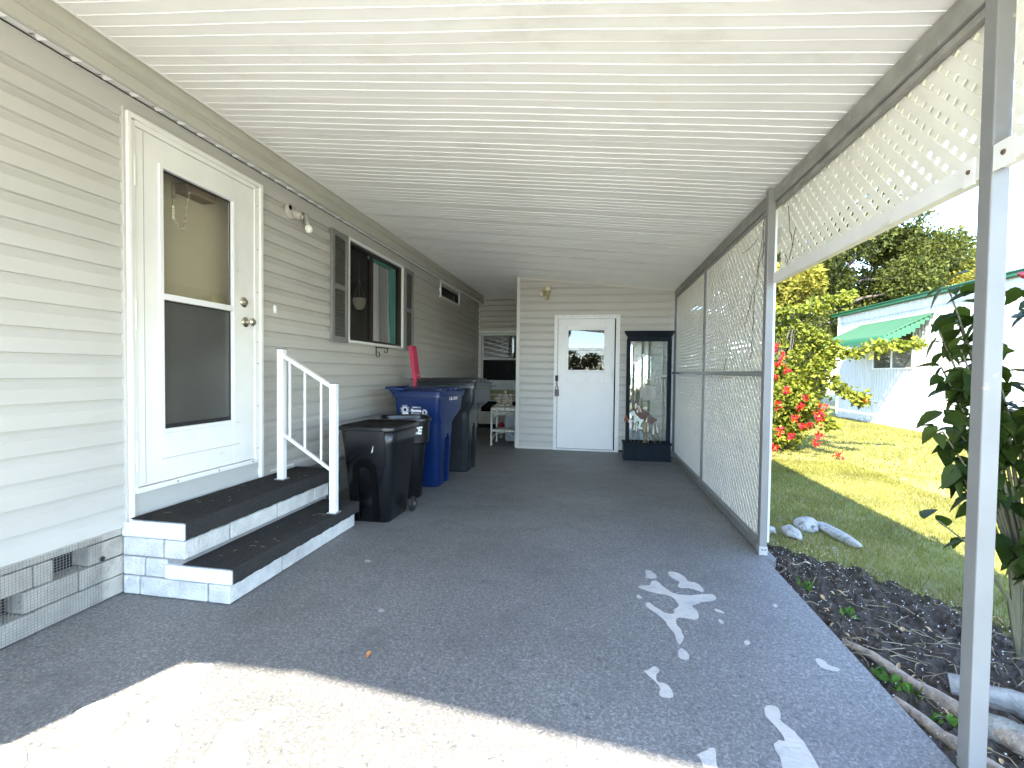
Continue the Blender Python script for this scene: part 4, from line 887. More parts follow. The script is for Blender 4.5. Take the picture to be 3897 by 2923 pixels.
mb=MB(); mb.tube([(-1.632,3.255,.555),(-1.622,3.25,.595)],[.004,.0015],6); mb.lathe([(0,-.006),(.006,0),(0,.006)],(-1.634,3.254,.55),8,cap=False); mb.build('paint_drip',white_ink,fbody)
def se(cx_,cy_,rx,ry,z,e=2.7,n=44): 
    o=[]
    for i in range(n):
        a=2*math.pi*i/n; c,s=math.cos(a),math.sin(a); o.append(Vector((cx_+rx*abs(c)**(2/e)*(1 if c>=0 else -1),cy_+ry*abs(s)**(2/e)*(1 if s>=0 else -1),z)))
    return o
cx2,cy2=-1.725,4.10
TH=R(25)
def se(cx_,cy_,rx,ry,z,e=4,n=56):
    o=[]
    for i in range(n):
        a=2*math.pi*i/n; c,s=math.cos(a),math.sin(a); u=rx*abs(c)**(2/e)*(1 if c>=0 else -1); v=ry*abs(s)**(2/e)*(1 if s>=0 else -1)
        o.append(Vector((cx_+u*math.cos(TH)-v*math.sin(TH),cy_+u*math.sin(TH)+v*math.cos(TH),z)))
    return o
secs=[se(cx2-.02,cy2+.02,.150,.150,0),se(cx2-.02,cy2+.02,.160,.160,.012),se(cx2-.01,cy2+.01,.188,.188,.47),se(cx2-.01,cy2+.01,.192,.192,.50),se(cx2,cy2,.210,.210,.515),se(cx2,cy2,.218,.218,.72),se(cx2,cy2,.220,.220,.735)]
b2,b2b=open_bin('trash_can','round black open trash can with white letters CE, wedged behind the wheeled can',secs,secs[-1],(cx2,cy2,0))
def ysurf(x,z,e=2.7):
    rx=.2315;ry=.2255; u=min(.999,abs((x-cx2)/rx)); return cy2-ry*(1-u**e)**(1/e)-.003
def onface(s,z):
    dd=.2155*(1-min(.99,abs(s/.2155))**4)**.25+.004; return (cx2+s*math.cos(TH)+dd*math.sin(TH),cy2+s*math.sin(TH)-dd*math.cos(TH),z)
text_mb('CE',.088,lambda u,v:onface(.045+u*.80+v*.15,.600+v),bold=.004).build('lettering',white_ink,b2b)
# ================= RED BOARD =================
rb=thing('red_board',(-1.92,5.16,0),'crimson painted plank leaning on the house wall behind the carts','board')
redm=mat('red_paint',(.50,.035,.085),.55,var=.12,vs=14,stain=(.62,.20,.22),ss=25,lo=.66,hi=.75,bump=.2,bs=50)
a=Vector((-1.925,5.12,0)); b=Vector((-2.128,5.12,1.445)); d=(b-a).normalized(); L=(b-a).length; n_=Vector((d.z,0,-d.x))
mb=MB(); P=[]
for t in (0,L):
    for (u,v) in ((0,0),(.045,0),(.045,.14),(0,.14)): P.append(a+d*t+n_*u+Vector((0,v,0)))
mb.add(P,[(3,2,1,0),(4,5,6,7),(0,1,5,4),(1,2,6,5),(2,3,7,6),(3,0,4,7)]); pk=mb.build('plank',redm,rb,bevel=.003)
text_mb('LAA',.045,lambda u,v:tuple(a+d*(1.10+v)+n_*.0465+Vector((0,.03+u,0)))).build('lettering',mat('chalk_pink',(.8,.45,.5),.6),pk)
# ================= WICKER TABLE =================
wt_=thing('wicker_table',(-1.41,7.38,0),'chipped white wicker side table in the corner by the shed','side table')
wick=mat('white_wicker',(.66,.65,.60),.6,var=.2,vs=50,stain=(.26,.24,.20),ss=26,lo=.54,hi=.66,bump=.8,bs=180)
xA,xB,yA,yB=-1.597,-1.213,7.19,7.60
def wob(p,a=.002): return [(x+rng.normal()*a,y+rng.normal()*a,z) for x,y,z in p]
for x,y in ((xA,yA),(xB,yA),(xA,yB),(xB,yB)):
    zs_=[0,.03,.05,.15,.24,.35,.45,.56]; MB().tube(wob([(x,y,z) for z in zs_],.0015),[.018,.018,.013,.013,.014,.013,.013,.015],10).build('leg',wick,wt_,smooth=True,angle=80)
top=MB(); 
def slab(z0,z1,e):
    mb=MB(); mb.loft([rrect((xA+xB)/2,(yA+yB)/2,(xB-xA)/2+e-.008,(yB-yA)/2+e-.008,.03,z0),rrect((xA+xB)/2,(yA+yB)/2,(xB-xA)/2+e,(yB-yA)/2+e,.03,z0+.01),rrect((xA+xB)/2,(yA+yB)/2,(xB-xA)/2+e,(yB-yA)/2+e,.03,z1-.01),rrect((xA+xB)/2,(yA+yB)/2,(xB-xA)/2+e-.008,(yB-yA)/2+e-.008,.03,z1)]); return mb
slab(.555,.600,.016).build('table_top',wick,wt_,smooth=True,angle=50); slab(.215,.245,-.004).build('shelf',wick,wt_,smooth=True,angle=50)
mb=MB()
for k in range(18):
    y=yA-.012; x=xA+.0+k*.0215
    for s in (1,-1): 
        p0=x if s>0 else x+.06
        mb.tube([(p0,y,.555),(min(max(p0+s*.03,xA),xB),y-.002,.525),(min(max(p0+s*.055,xA),xB),y,.495-(.04*abs((k-8.5)/9)**2))],.0028,5)
mb.build('woven_apron',wick,wt_)
def archt(y,zc,h,inset=.0): return [(xA+.012,y,zc-.12)]+[((xA+xB)/2+((xB-xA)/2-.014)*math.cos(a)*1.0,y,zc-.0+h*math.sin(a)**.75) for a in np.linspace(math.pi,0,17)]+[(xB-.012,y,zc-.12)]
for y in (yA-.004,yB): MB().tube(archt(y,.40,.085),.0065,7).build('arch_brace',wick,wt_,smooth=True)
MB().tube([((xA+xB)/2+((xB-xA)/2-.012)*math.cos(a),yA-.002,.075+.135*math.sin(a)) for a in np.linspace(math.pi,0,17)],.0065,7).build('arch_brace',wick,wt_,smooth=True)
# statue of cherubs
cs=thing('cherub_statue',(-1.42,7.38,.60),'weathered pale statue of three seated winged cherubs on the wicker table','statue')
bm=bmesh.new()
def blob(c,s,rot=(0,0,0)):
    M=Matrix.Translation(c)@Matrix.Rotation(rot[2],4,'Z')@Matrix.Rotation(rot[1],4,'Y')@Matrix.Rotation(rot[0],4,'X')@Matrix.Diagonal((*s,1)); bmesh.ops.create_icosphere(bm,subdivisions=3,radius=1,matrix=M)
for cx_,dy_,hz in ((-1.51,0,.0),(-1.425,.035,.045),(-1.335,0,-.005)):
    c=Vector((cx_,7.38+dy_,.60+hz)); s=1 if cx_<-1.42 else -1
    blob(c+Vector((0,0,.085)),(.036,.032,.058)); blob(c+Vector((0,-.006,.135)),(.030,.026,.026)); blob(c+Vector((s*.004,-.008,.178)),(.026,.026,.028))
    for k in range(7): blob(c+Vector((.020*math.cos(k*.9+.2),.012+.010*math.sin(k*2),.196+.008*math.sin(k*1.7))),(.011,.011,.011))
    blob(c+Vector((s*.004,-.034,.176)),(.006,.006,.006))
    for w_ in (-1,1):
        blob(c+Vector((w_*.036,-.012,.112)),(.012,.012,.036),(0,-w_*.5,0)); blob(c+Vector((w_*.030,-.035,.080)),(.010,.024,.010),(0,0,w_*.5))
        blob(c+Vector((w_*.024,-.045,.035-hz*.6)),(.018,.046,.017),(0,0,w_*.35)); blob(c+Vector((w_*.040,-.075,.020-hz*.8)),(.014,.032,.013),(0,0,w_*.9))
        if (w_*s<0) or dy_: blob(c+Vector((w_*.062,.030,.128)),(.040,.008,.022),(0,w_*.45,0))
    blob(c+Vector((0,0,.03)),(.045,.045,.035))
blob((-1.43,7.325,.628),(.075,.045,.020)); blob((-1.59,7.36,.615),(.032,.012,.010),(0,0,.2)); blob((-1.265,7.36,.612),(.045,.014,.009),(0,0,-.2)); blob((-1.415,7.325,.668),(.045,.012,.011),(0,.2,0)); blob((-1.385,7.318,.672),(.02,.018,.018))
blob((-1.42,7.39,.61),(.13,.06,.012))
me=bpy.data.meshes.new('body'); bm.to_mesh(me); bm.free(); o=bpy.data.objects.new('body',me); COL.objects.link(o)
for v in me.vertices: v.co-=Vector(cs.location)
o.parent=cs; rm=o.modifiers.new('r','REMESH'); rm.mode='VOXEL'; rm.voxel_size=.0045; rm.use_smooth_shade=True
me.materials.append(mat('aged_plaster',(.50,.46,.40),.85,var=.2,vs=30,stain=(.20,.17,.13),ss=28,lo=.5,hi=.62,bump=.6,bs=120))
# container and red thing behind the table
mb=MB(); bx,by=-1.385,7.80
mb.loft([rrect(bx,by,.085,.085,.03,.0),rrect(bx,by,.098,.098,.03,.06),rrect(bx,by,.10,.10,.03,.43),rrect(bx,by,.106,.106,.03,.435),rrect(bx,by,.106,.106,.03,.455)])
wc=thing('storage_bucket',(bx,by,0),'pale grey plastic bucket standing behind the wicker table','bucket'); mb.build('body',mat('bucket_white',(.42,.43,.47),.45),wc,smooth=True,angle=40)
MB().tube([(bx-.10,by-.02,.40)]+[(bx+.10*math.cos(a),by-.09,.40-.05*math.sin(a)) for a in np.linspace(math.pi,0,9)],.003,5).build('handle',steel,wc)
rd=thing('garden_sprayer',(-1.60,8.0,0),'small grey bottle with a red collar behind the wicker table','bottle')
MB().lathe([(.0,0),(.05,.0),(.052,.02),(.052,.17),(.03,.20),(.03,.24),(0,.24)],(-1.60,8.0,0),16,cap=False).build('body',mat('dusty_plastic',(.20,.20,.18),.5),rd,smooth=True)
MB().lathe([(.055,.20),(.06,.22),(.035,.27),(0,.27)],(-1.60,8.0,0),16,cap=False).build('collar',mat('red_plastic',(.30,.02,.02),.5),rd,smooth=True)
# ================= ETCHED GLASS SCREEN AND PLANTER =================
navy=mat('slate_blue_paint',(.006,.011,.017),.55,spec=.12,var=.15,vs=10,stain=(.028,.034,.04),ss=14,lo=.6,hi=.75,bump=.3,bs=60)
pl_=thing('planter_box',(.69,6.52,0),'dark blue rectangular planter box with moulded lip standing before the tall glass screen','planter')
xa_,xb2,ya_,yb2=.385,.992,6.40,6.66
mb=MB(); t=.02
mb.box(xa_,xb2,ya_,ya_+t,0,.215); mb.box(xa_,xb2,yb2-t,yb2,0,.215); mb.box(xa_,xa_+t,ya_+t,yb2-t,0,.215); mb.box(xb2-t,xb2,ya_+t,yb2-t,0,.215); mb.box(xa_+t,xb2-t,ya_+t,yb2-t,0,.17)
mb.build('box_body',navy,pl_,bevel=.003)
mb=MB(); mb.box(xa_-.004,xb2+.004,ya_-.006,ya_,.0,.075); mb.box(xa_-.012,xb2+.012,ya_-.012,ya_+.045,.215,.238); mb.box(xa_-.012,xb2+.012,yb2-.04,yb2+.01,.215,.238); mb.box(xa_-.012,xa_+.045,ya_+.045,yb2-.04,.215,.238); mb.box(xb2-.045,xb2+.012,ya_+.045,yb2-.04,.215,.238)
for k in range(5): mb.prism([(xa_+.06+k*.10,.10),(xa_+.066+k*.10,.10),(xa_+.136+k*.10,.19),(xa_+.130+k*.10,.19)],(ya_-.003,ya_),f=lambda u,v,e:(u,e,v))
mb.box(xa_+.04,xb2-.04,ya_-.004,ya_,.195,.200)
mb.build('moulding',navy,pl_,bevel=.003)
gs=thing('glass_screen',(.72,6.75,.17),'tall dark framed glass screen etched with a wading bird, leaning on the shed wall','screen')
lean=Matrix.Translation((0,6.60,.17))@Matrix.Rotation(R(-1.2),4,'X')@Matrix.Diagonal((1,1,.978,1))
def lb_(mb,x0,x1,z0,z1,y0=-.02,y1=.02): mb.box(x0,x1,y0,y1,z0-.17,z1-.17,M=lean)
mb=MB(); lb_(mb,.418,.470,.18,1.66); mb.build('side_post',navy,gs,bevel=.004)
mb=MB(); lb_(mb,.975-.02,1.010,.18,1.66); mb.build('side_post',navy,gs,bevel=.004)
mb=MB(); lb_(mb,.47,.955,.18,.235); mb.build('bottom_rail',navy,gs,bevel=.003)
mb=MB()
for i,(e,z0,z1,yy) in enumerate(((0,1.63,1.700,.026),(.010,1.700,1.715,.034),(.024,1.715,1.738,.042),(.038,1.738,1.772,.052))): lb_(mb,.425-e,1.005+e,z0,z1,-yy,.02)
mb.build('cornice',navy,gs,bevel=.004)
mb=MB(); lb_(mb,.468,.957,.23,1.64,-.002,.003); gl_=mb.build('glass_sheet',glass('etched_screen_glass',(.80,.84,.82),.10),gs)
etch=bpy.data.materials.new('etched_frost'); etch.use_nodes=True; N=etch.node_tree.nodes; L_=etch.node_tree.links
tr=N.new('ShaderNodeBsdfTransparent'); mx=N.new('ShaderNodeMixShader'); mx.inputs[0].default_value=.42; L_.new(tr.outputs[0],mx.inputs[1]); L_.new(N['Principled BSDF'].outputs[0],mx.inputs[2]); N['Principled BSDF'].inputs['Base Color'].default_value=(.62,.57,.52,1); N['Principled BSDF'].inputs['Roughness'].default_value=.7; L_.new(mx.outputs[0],N['Material Output'].inputs[0])
def lp(x,z): return lean@Vector((x,-.0035,z-.17))
mb=MB()
bird=[(.60,1.20),(.63,1.225),(.665,1.22),(.69,1.185),(.69,1.13),(.66,1.08),(.665,1.03),(.75,1.01),(.80,.95),(.82,.86),(.78,.82),(.66,.80),(.605,.86),(.60,.95),(.625,1.03),(.635,1.09),(.655,1.14),(.65,1.175),(.63,1.185),(.610,1.165),(.585,1.06),(.56,.98),(.575,1.10)]
mb.add([lp(x,z) for x,z in bird],[tuple(range(len(bird)))])
for (x,z,dx,h) in ((.52,.70,.03,.25),(.55,.68,-.02,.20),(.86,.95,.03,.45),(.89,.90,-.03,.5),(.84,1.0,-.06,.30),(.58,.70,.05,.22)):
    mb.add([lp(x-.006,z),lp(x+.006,z),lp(x+dx*.6+.006,z+h*.6),lp(x+dx,z+h),lp(x+dx*.6-.006,z+h*.6)],[(0,1,2,3,4)])
mb.build('etched_bird',etch,gl_)
# garden figure with butterfly wing (flat cut metal)
def zfm(u,v,y=6.50): return (.334+u*.000572+v*.0000106,y,.876+u*.0000114-v*.000603)
def zfs(u,v,y): 
    x,_,z=zfm(u,v); s=y/6.5; return (x*s,y,1.165+(z-1.165)*s)
ff=thing('fairy_cutout',(.50,6.47,.18),'flat metal fairy cutout with pale body and rust brown butterfly wing in the planter','garden ornament')
def flat(pts,y,th=.004): mb=MB(); mb.prism([(p[0],p[1]) for p in pts],(y,y+th),f=lambda u,v,e:zfs(u,v,e)); return mb
body_=[(255,395),(300,365),(335,375),(340,420),(325,465),(345,480),(390,495),(430,540),(470,560),(520,570),(530,590),(500,620),(480,680),(460,720),(520,755),(525,770),(490,785),(430,775),(400,745),(410,715),(440,640),(440,610),(370,590),(345,620),(330,650),(300,620),(265,595),(235,598),(215,625),(185,640),(180,632),(210,600),(190,605),(185,598),(215,585),(190,575),(190,565),(240,560),(275,580),(320,590),(318,520),(310,490),(270,480),(240,450),(225,440),(215,410)]
flat(body_,6.47).build('figure',mat('pale_mint_paint',(.55,.66,.60),.5),ff)
wing=mat('rusty_metal',(.10,.045,.035),.6,var=.3,vs=60)
wo=[(350,145),(385,165),(440,220),(490,300),(525,350),(560,380),(620,400),(650,450),(620,520),(560,560),(480,550),(420,510),(370,450),(330,380),(310,300),(312,220),(330,165)]
wb=flat(wo,6.462).build('wing',wing,ff)
cell=mat('wing_cells',(.66,.60,.48),.6)
mb=MB()
for q in ([(335,240),(365,195),(385,210),(370,330),(345,320)],[(400,250),(425,235),(420,275),(395,310)],[(440,265),(460,255),(445,305),(410,350),(408,330)],[(455,320),(475,300),(465,340),(430,370)],[(380,355),(410,350),(420,370),(400,430),(378,400)],[(465,350),(490,335),(475,375),(440,400)],[(480,385),(500,370),(490,400),(460,410)],[(520,400),(545,385),(550,395),(530,405)]):
    mb.prism(q,(6.4605,6.462),f=lambda u,v,e:zfs(u,v,e))
mb.build('wing_pattern',cell,wb)
flat([(115,470),(150,465),(175,520),(185,560),(170,610),(120,615),(90,600),(95,550),(115,520)],6.468).build('butterfly',mat('rust_red',(.20,.05,.03),.6,var=.3,vs=50),ff)
flat([(690,560),(760,545),(850,545),(840,580),(760,640),(700,680),(680,660)],6.466).build('foot_leaf',mat('rust_brown',(.09,.03,.015),.5,var=.4,vs=50),ff)
MB().tube([zfs(620,400,6.46),zfs(680,450,6.455),zfs(740,550,6.46)],.006,6).build('wire_stem',wing,ff)
MB().tube([zfs(430,600,6.475),zfs(440,900,6.475),zfs(445,1130,6.475)],.003,5).build('stake',wing,ff)
# chandelier upside in the planter
ch=thing('chandelier',(.67,6.53,.17),'old brass chandelier with cream candle sleeves resting in the planter','chandelier')
MB().lathe([(.012,-.05),(.03,-.02),(.012,.02),(.010,.10),(.020,.12),(.012,.16),(.016,.26),(.008,.28),(.022,.30),(.008,.34),(.0,.36)],(.672,6.55,.24),16,cap=False).build('stem',brass,ch,smooth=True)
gbul=mat('clear_bulb',(.62,.60,.52),.1,spec=1)
for k,(u,v,tilt) in enumerate(((315,740,.2),(370,760,.15),(635,770,0),(755,830,.05),(860,790,-.25))):
    base=Vector(zfs(u-(-1)*0,v+70,6.49+.01*k)); top_=Vector(zfs(u+tilt*90,v-50,6.49+.01*k))
    c0=Vector((.672,6.55,.255))
    mid=Vector((base.x,(base.y+c0.y)/2,.185)); P=[c0.lerp(mid,.0),c0.lerp(mid,.5)+Vector((0,0,-.03)),mid,Vector((base.x+(base.x-c0.x)*.25,base.y,.22)),base+Vector((0,0,-.02)),base]
    # smooth curve
    Pp=[]
    for i in range(len(P)-1):
        p0=P[max(i-1,0)];p1=P[i];p2=P[i+1];p3=P[min(i+2,len(P)-1)]
        for t in (0,.25,.5,.75): Pp.append(.5*((2*p1)+(p2-p0)*t+(2*p0-5*p1+4*p2-p3)*t*t+(3*p1-p0-3*p2+p3)*t**3))
    Pp.append(P[-1])
    ar=MB().tube(Pp,.0045,6).build('arm',brass,ch,smooth=True)
    Mq=Vector((0,0,1)).rotation_difference((top_-base).normalized()).to_matrix()
    MB().lathe([(.006,-.012),(.030,-.004),(.032,.0),(.01,.004)],base,16,Mq).build('drip_pan',brass,ar,smooth=True)
    MB().lathe([(.0125,0),(.0125,(top_-base).length)],base,12,Mq).build('candle_sleeve',mat('candle_cream',(.72,.69,.60),.5),ar,smooth=True,angle=40)
    MB().lathe([(.006,0),(.010,.012),(.011,.022),(.005,.042),(0,.052)],top_,10,Mq,cap=False).build('bulb',gbul,ar,smooth=True)
mb=MB()
for i in range(10):
    p=zfs(540+rng.uniform(0,220),960+rng.uniform(0,80),6.50); mb.lathe([(0,-.008),(.007,0),(0,.010)],p,6,cap=False)
mb.build('crystal_drops',gbul,ch)
mb=MB(); mb.lathe([(.0,-.012),(.10,-.012),(.13,.0),(.12,.006),(.0,.01)],(.66,6.54,.205),24,Matrix.Diagonal((1,.6,1)),cap=False); mb.build('canopy_plate',brass,ch,smooth=True)
# ================= NEIGHBOUR HOME =================
nb=thing('neighbour_home',(7.3,9,GY),'white corrugated mobile home with green trimmed roof across the lawn','house')
NX=7.3; NY0,NY1=1.0,15.85
corr=mat('white_corrugated',(.38,.383,.37),.45,var=.04,vs=1.5,stain=(.50,.50,.47),ss=1.2,lo=.6,hi=.85,stretch=(1,1,.4))
def corrug(mb,x,y0,y1,z0,z1,p=.115,d=.016):
    y=math.floor(y0/p)*p;pts=[]
    while y<y1: pts+=[(y,0),(y+p*.30,0),(y+p*.42,d),(y+p*.80,d),(y+p*.92,0)]; y+=p
    pts=[(max(y0,min(a,y1)),b) for a,b in pts]; vs=[(x-b,a,z0) for a,b in pts]+[(x-b,a,z1) for a,b in pts]; n=len(pts)
    mb.add(vs,[(i,i+1,i+1+n,i+n) for i in range(n-1)])
mb=MB()
for q in ((NX,NY0,12.40,.17,2.78),(NX,12.40,14.02,.17,1.335),(NX,12.40,14.02,2.30,2.78),(NX,14.02,NY1,.17,2.78)): corrug(mb,*q)
mb.add([(NX,NY1,0),(NX+4,NY1,0),(NX+4,NY1,3),(NX,NY1,3)],[(0,1,2,3)]); mb.add([(NX,NY0,0),(NX+4,NY0,0),(NX+4,NY0,3),(NX,NY0,3)],[(0,1,2,3)]); mb.add([(NX+4,NY0,0),(NX+4,NY1,0),(NX+4,NY1,3),(NX+4,NY0,3)],[(0,1,2,3)])
mb.build('wall_panels',corr,nb)
mb=MB(); corrug(mb,NX-.03,NY0,NY1,2.72,2.93,p=.23,d=.008); mb.box(NX-.03,NX,NY0,NY1,2.70,2.715); mb.build('eave_band',corr,nb)
mb=MB(); mb.box(NX-.045,NX+.01,NY1-.10,NY1+.02,.0,2.93); mb.box(NX-.05,NX,NY0,NY1-.1,.10,.17); mb.build('trim',mat('trim_white',(.76,.76,.74),.4),nb,bevel=.004)
grn=mat('green_enamel',(.010,.056,.026),.5,spec=.25,var=.08,vs=4)
mb=MB(); mb.prism([(NX-.16,2.93),(NX+.02,2.93),(NX+.02,3.05),(NX-.13,3.04),(NX-.17,3.02),(NX-.15,2.98)],(NY0-.2,NY1+.2),f=lambda u,v,e:(u,e,v)); mb.build('roof_edge',grn,nb,bevel=.006)
mb=MB(); mb.prism([(NX-.02,3.04),(NX+2.2,3.28),(NX+4.2,3.04),(NX+4.2,2.98),(NX-.02,2.98)],(NY0-.15,NY1+.15),f=lambda u,v,e:(u,e,v)); mb.build('roof',mat('roof_white',(.7,.7,.68),.5),nb)
mb=MB()
for r in range(2):
    y=NY0+(.2 if r else 0)
    while y<NY1: mb.box(NX-.035,NX+.1,y,min(y+.39,NY1),GY-.05+r*.13,GY+.075+r*.13); y+=.40
mb.build('skirt_blocks',skb,nb,bevel=.006)
mb=MB(); x0,x1=NX-.04,NX-.0
mb.box(x0,x1,12.40,12.44,1.335,2.30); mb.box(x0,x1,13.98,14.02,1.335,2.30); mb.box(x0,x1,12.44,13.98,1.335,1.365); mb.box(x0,x1,12.44,13.98,2.27,2.30); mb.box(x0+.005,x1,13.19,13.235,1.365,2.27); nw=mb.build('window',mat('window_frame_grey',(.56,.56,.53),.4),nb,bevel=.003)
MB().box(NX-.012,NX-.008,12.44,13.98,1.365,2.27).build('pane',mat('neighbour_glass',(.045,.045,.04),.06,spec=.8),nw)
mb=MB()
for i in range(34): z=1.37+i*.0265; mb.box(NX-.0145,NX-.0125,12.46,13.18,z,z+.009)
mb.build('blind_slats',mat('blind_grey',(.12,.12,.10),.6),nw)
aw=MB(); YA,YB=11.77,14.68; n=40; zt0,zb0=2.545,2.02; xo=6.22
prof=[]
k=int((YB-YA)/.085)
for i in range(k):
    y=YA+(YB-YA)*i/k; p=(YB-YA)/k; prof+=[(y,0),(y+p*.35,0),(y+p*.5,.022),(y+p*.85,.022)]
prof.append((YB,0)); vs=[]
for y,d in prof:
    for j in range(7):
        t=j/6; x=NX-.02-(NX-.02-xo)*t; z=zt0+(zb0-zt0)*t-.03*t**3; vs.append((x,y,z+d))
    vs.append((xo-.03,y,zb0-.08+d*.5)); vs.append((xo-.035,y,zb0-.17+ (.02 if d else 0)))
m9=9; aw.add(vs,[(i*m9+j,i*m9+j+1,(i+1)*m9+j+1,(i+1)*m9+j) for i in range(len(prof)-1) for j in range(8)]); awn=aw.build('window_awning',grn,nb,smooth=True,angle=50)
for Y in (YA,YB): 
    mb=MB(); kk=12
    for i in range(kk):
        t=i/kk; x=NX-.02-(NX-.02-xo)*t; x2=NX-.02-(NX-.02-xo)*(t+1/kk*.96); z=zt0+(zb0-zt0)*t; z2=zt0+(zb0-zt0)*(t+1/kk)
        mb.box(x2,x,Y-.004,Y+.004,min(z,z2)-.02-.16*min(1,t*3),z2)
    mb.build('awning_side',mat('pale_green_enamel',(.030,.115,.058),.4),awn)
mb=MB(); mb.box(NX-.03,NX,YA-.02,YB+.02,2.55,2.575); mb.build('awning_rail',mat('rail_dark',(.1,.11,.1),.5),awn)
# ================= VEGETATION =================
gBright=leafmat('bougainvillea_leaf',(.115,.135,.018),.28,.45,var=.25,vs=2)
gDark=leafmat('oak_leaf',(.042,.052,.010),.20,.5,var=.4,vs=1)
gMid=leafmat('shrub_leaf',(.068,.078,.014),.22,.5,var=.35,vs=1)
gYel=leafmat('yellow_green_leaf',(.14,.135,.022),.28,.5,var=.3,vs=1)
redf=leafmat('red_bract',(.34,.020,.010),.25,.6,var=.2,vs=5)
barkd=mat('dark_bark',(.085,.070,.055),.9,var=.3,vs=10,bump=1,bs=30)
barkp=mat('pale_limb',(.26,.24,.21),.9,var=.4,vs=6,bump=.8,bs=20)
def clumps(centers,rad,n,size,aspect=.55,flat=.7,shell=.55):
    C=np.array(centers); k=len(C); idx=rng.integers(0,k,n); d=rdir(n); r=rng.uniform(shell,1.0,n)[:,None]
    rr_=np.array(rad)[idx][:,None] if not np.isscalar(rad) else rad
    P=C[idx]+d*r*rr_*np.array([1,1,flat]); D=d*.6+rdir(n)*.8+np.array([0,0,-.15])
    return leaves(P,D,rng.uniform(.6,1.3,n)*size,aspect)
def tree(name,label,cat,base,height,crown_c,crown_r,nclump,clr,n,size,m,trunk_r=.2,limbs=7,flat=.8,group=None,bark=None,crown_kind=None):
    t=thing(name,base,label,cat,group); b=Vector(base); cc=Vector(crown_c)
    mb=MB(); top_=Vector((cc.x,cc.y,cc.z)); P=[b+(top_-b)*k/6+Vector((math.sin(k*1.3)*.12,math.cos(k)*.1,0))*(k>0) for k in range(7)]
    mb.tube(P,[trunk_r*(1-.75*k/6) for k in range(7)],10)
    cs_=[]
    for i in range(nclump):
        d=Vector(rdir(1)[0]); r=rng.uniform(.35,1)**.6; cs_.append(cc+Vector((d.x*crown_r[0]*r,d.y*crown_r[1]*r,d.z*crown_r[2]*r)))
    for i in range(min(limbs,nclump)):
        s=P[2+i%4]; e=cs_[i]; md=s.lerp(e,.5)+Vector((0,0,.15*(e-s).length*.5)); mb.tube([s,s.lerp(md,.5),md,e],[trunk_r*.28,trunk_r*.22,trunk_r*.15,trunk_r*.05],6)
    mb.build('trunk',bark or barkd,t,smooth=True,angle=80)
    V,F=clumps([tuple(c) for c in cs_],[clr*rng.uniform(.6,1.25) for _ in cs_],n,size,flat=flat); fast('crown',V,F,m,t)
    return t
tree('oak_tree','tall dark oak towering behind the left end of the neighbouring home','tree',(8.2,20,GY),8,(8.7,20,5.2),(3.9,3.0,2.9),46,1.05,60000,.14,gDark,.35,12)
tree('oak_tree','broad oak with sunlit crown behind the neighbouring roof, rising against the blue sky','tree',(13.2,23.5,GY),8,(12.1,23,5.3),(3.3,2.8,2.5),34,.95,44000,.15,gMid,.35,12)
tree('leafy_tree','yellow green tree low behind the green roof edge, right half','tree',(14.6,21.5,GY),5,(15.0,21.5,3.7),(3.2,2.4,1.35),24,.75,20000,.12,gYel,.2,8)
tree('leafy_tree','bluish distant tree top showing beside the near post against the sky','tree',(21.5,34,GY),8,(21.3,34,6.6),(2.2,2.2,2.0),16,.8,9000,.16,gMid,.25,8)
tree('leafy_tree','pale tree beyond the roof at the far right edge','tree',(25.5,31,GY),7,(25,31,5.0),(3.2,2.4,2.0),16,.9,9000,.16,gYel,.25,8)
tree('leafy_tree','dark mass of low foliage behind the neighbouring roof, under the oaks','tree',(10,24,GY),4,(10.2,24.5,3.4),(4.8,1.6,1.7),30,.8,26000,.14,gDark,.2,6)
tree('leafy_tree','bright yellow green tree in the gap under the oak limbs','tree',(11.5,27,GY),5,(11.6,27,3.9),(3.0,2.0,1.5),16,.8,9000,.14,gYel,.2,6)
tree('leafy_tree','dense dark tree left of the neighbouring home, seen through the lattice','tree',(4.6,19,GY),6,(4.9,19,3.6),(3.4,2.2,2.9),30,.95,22000,.14,gDark,.3,8)
tree('shrub_tree','large sunlit yellow green shrub just left of the neighbouring home','shrub',(4.0,11.2,GY),3,(4.05,11.0,3.0),(.52,.8,.40),18,.27,11000,.10,gYel,.08,10)
tree('shrub_tree','dark green shrub at the shaded foot of the oak, left of the home corner','shrub',(6.2,16.9,GY),3,(6.1,16.9,2.1),(1.5,.8,2.2),26,.6,20000,.10,gDark,.08,6)
tree('shrub_tree','round sunlit shrub behind the lattice near the shed','shrub',(2.6,11.5,GY),2,(2.6,11.5,1.4),(1.2,1.0,1.2),20,.5,12000,.10,gMid,.08,6)
lg=thing('fallen_limb',(7.2,17.5,2.4),'pale grey tree limb jutting out in the dark gap left of the neighbouring home','tree limb')
MB().tube([(6.6,17.6,2.55),(7.2,17.5,2.82),(8.0,17.4,3.05),(9.0,17.6,3.2)],[.06,.09,.12,.13],10).build('bark',barkp,lg,smooth=True,angle=80)
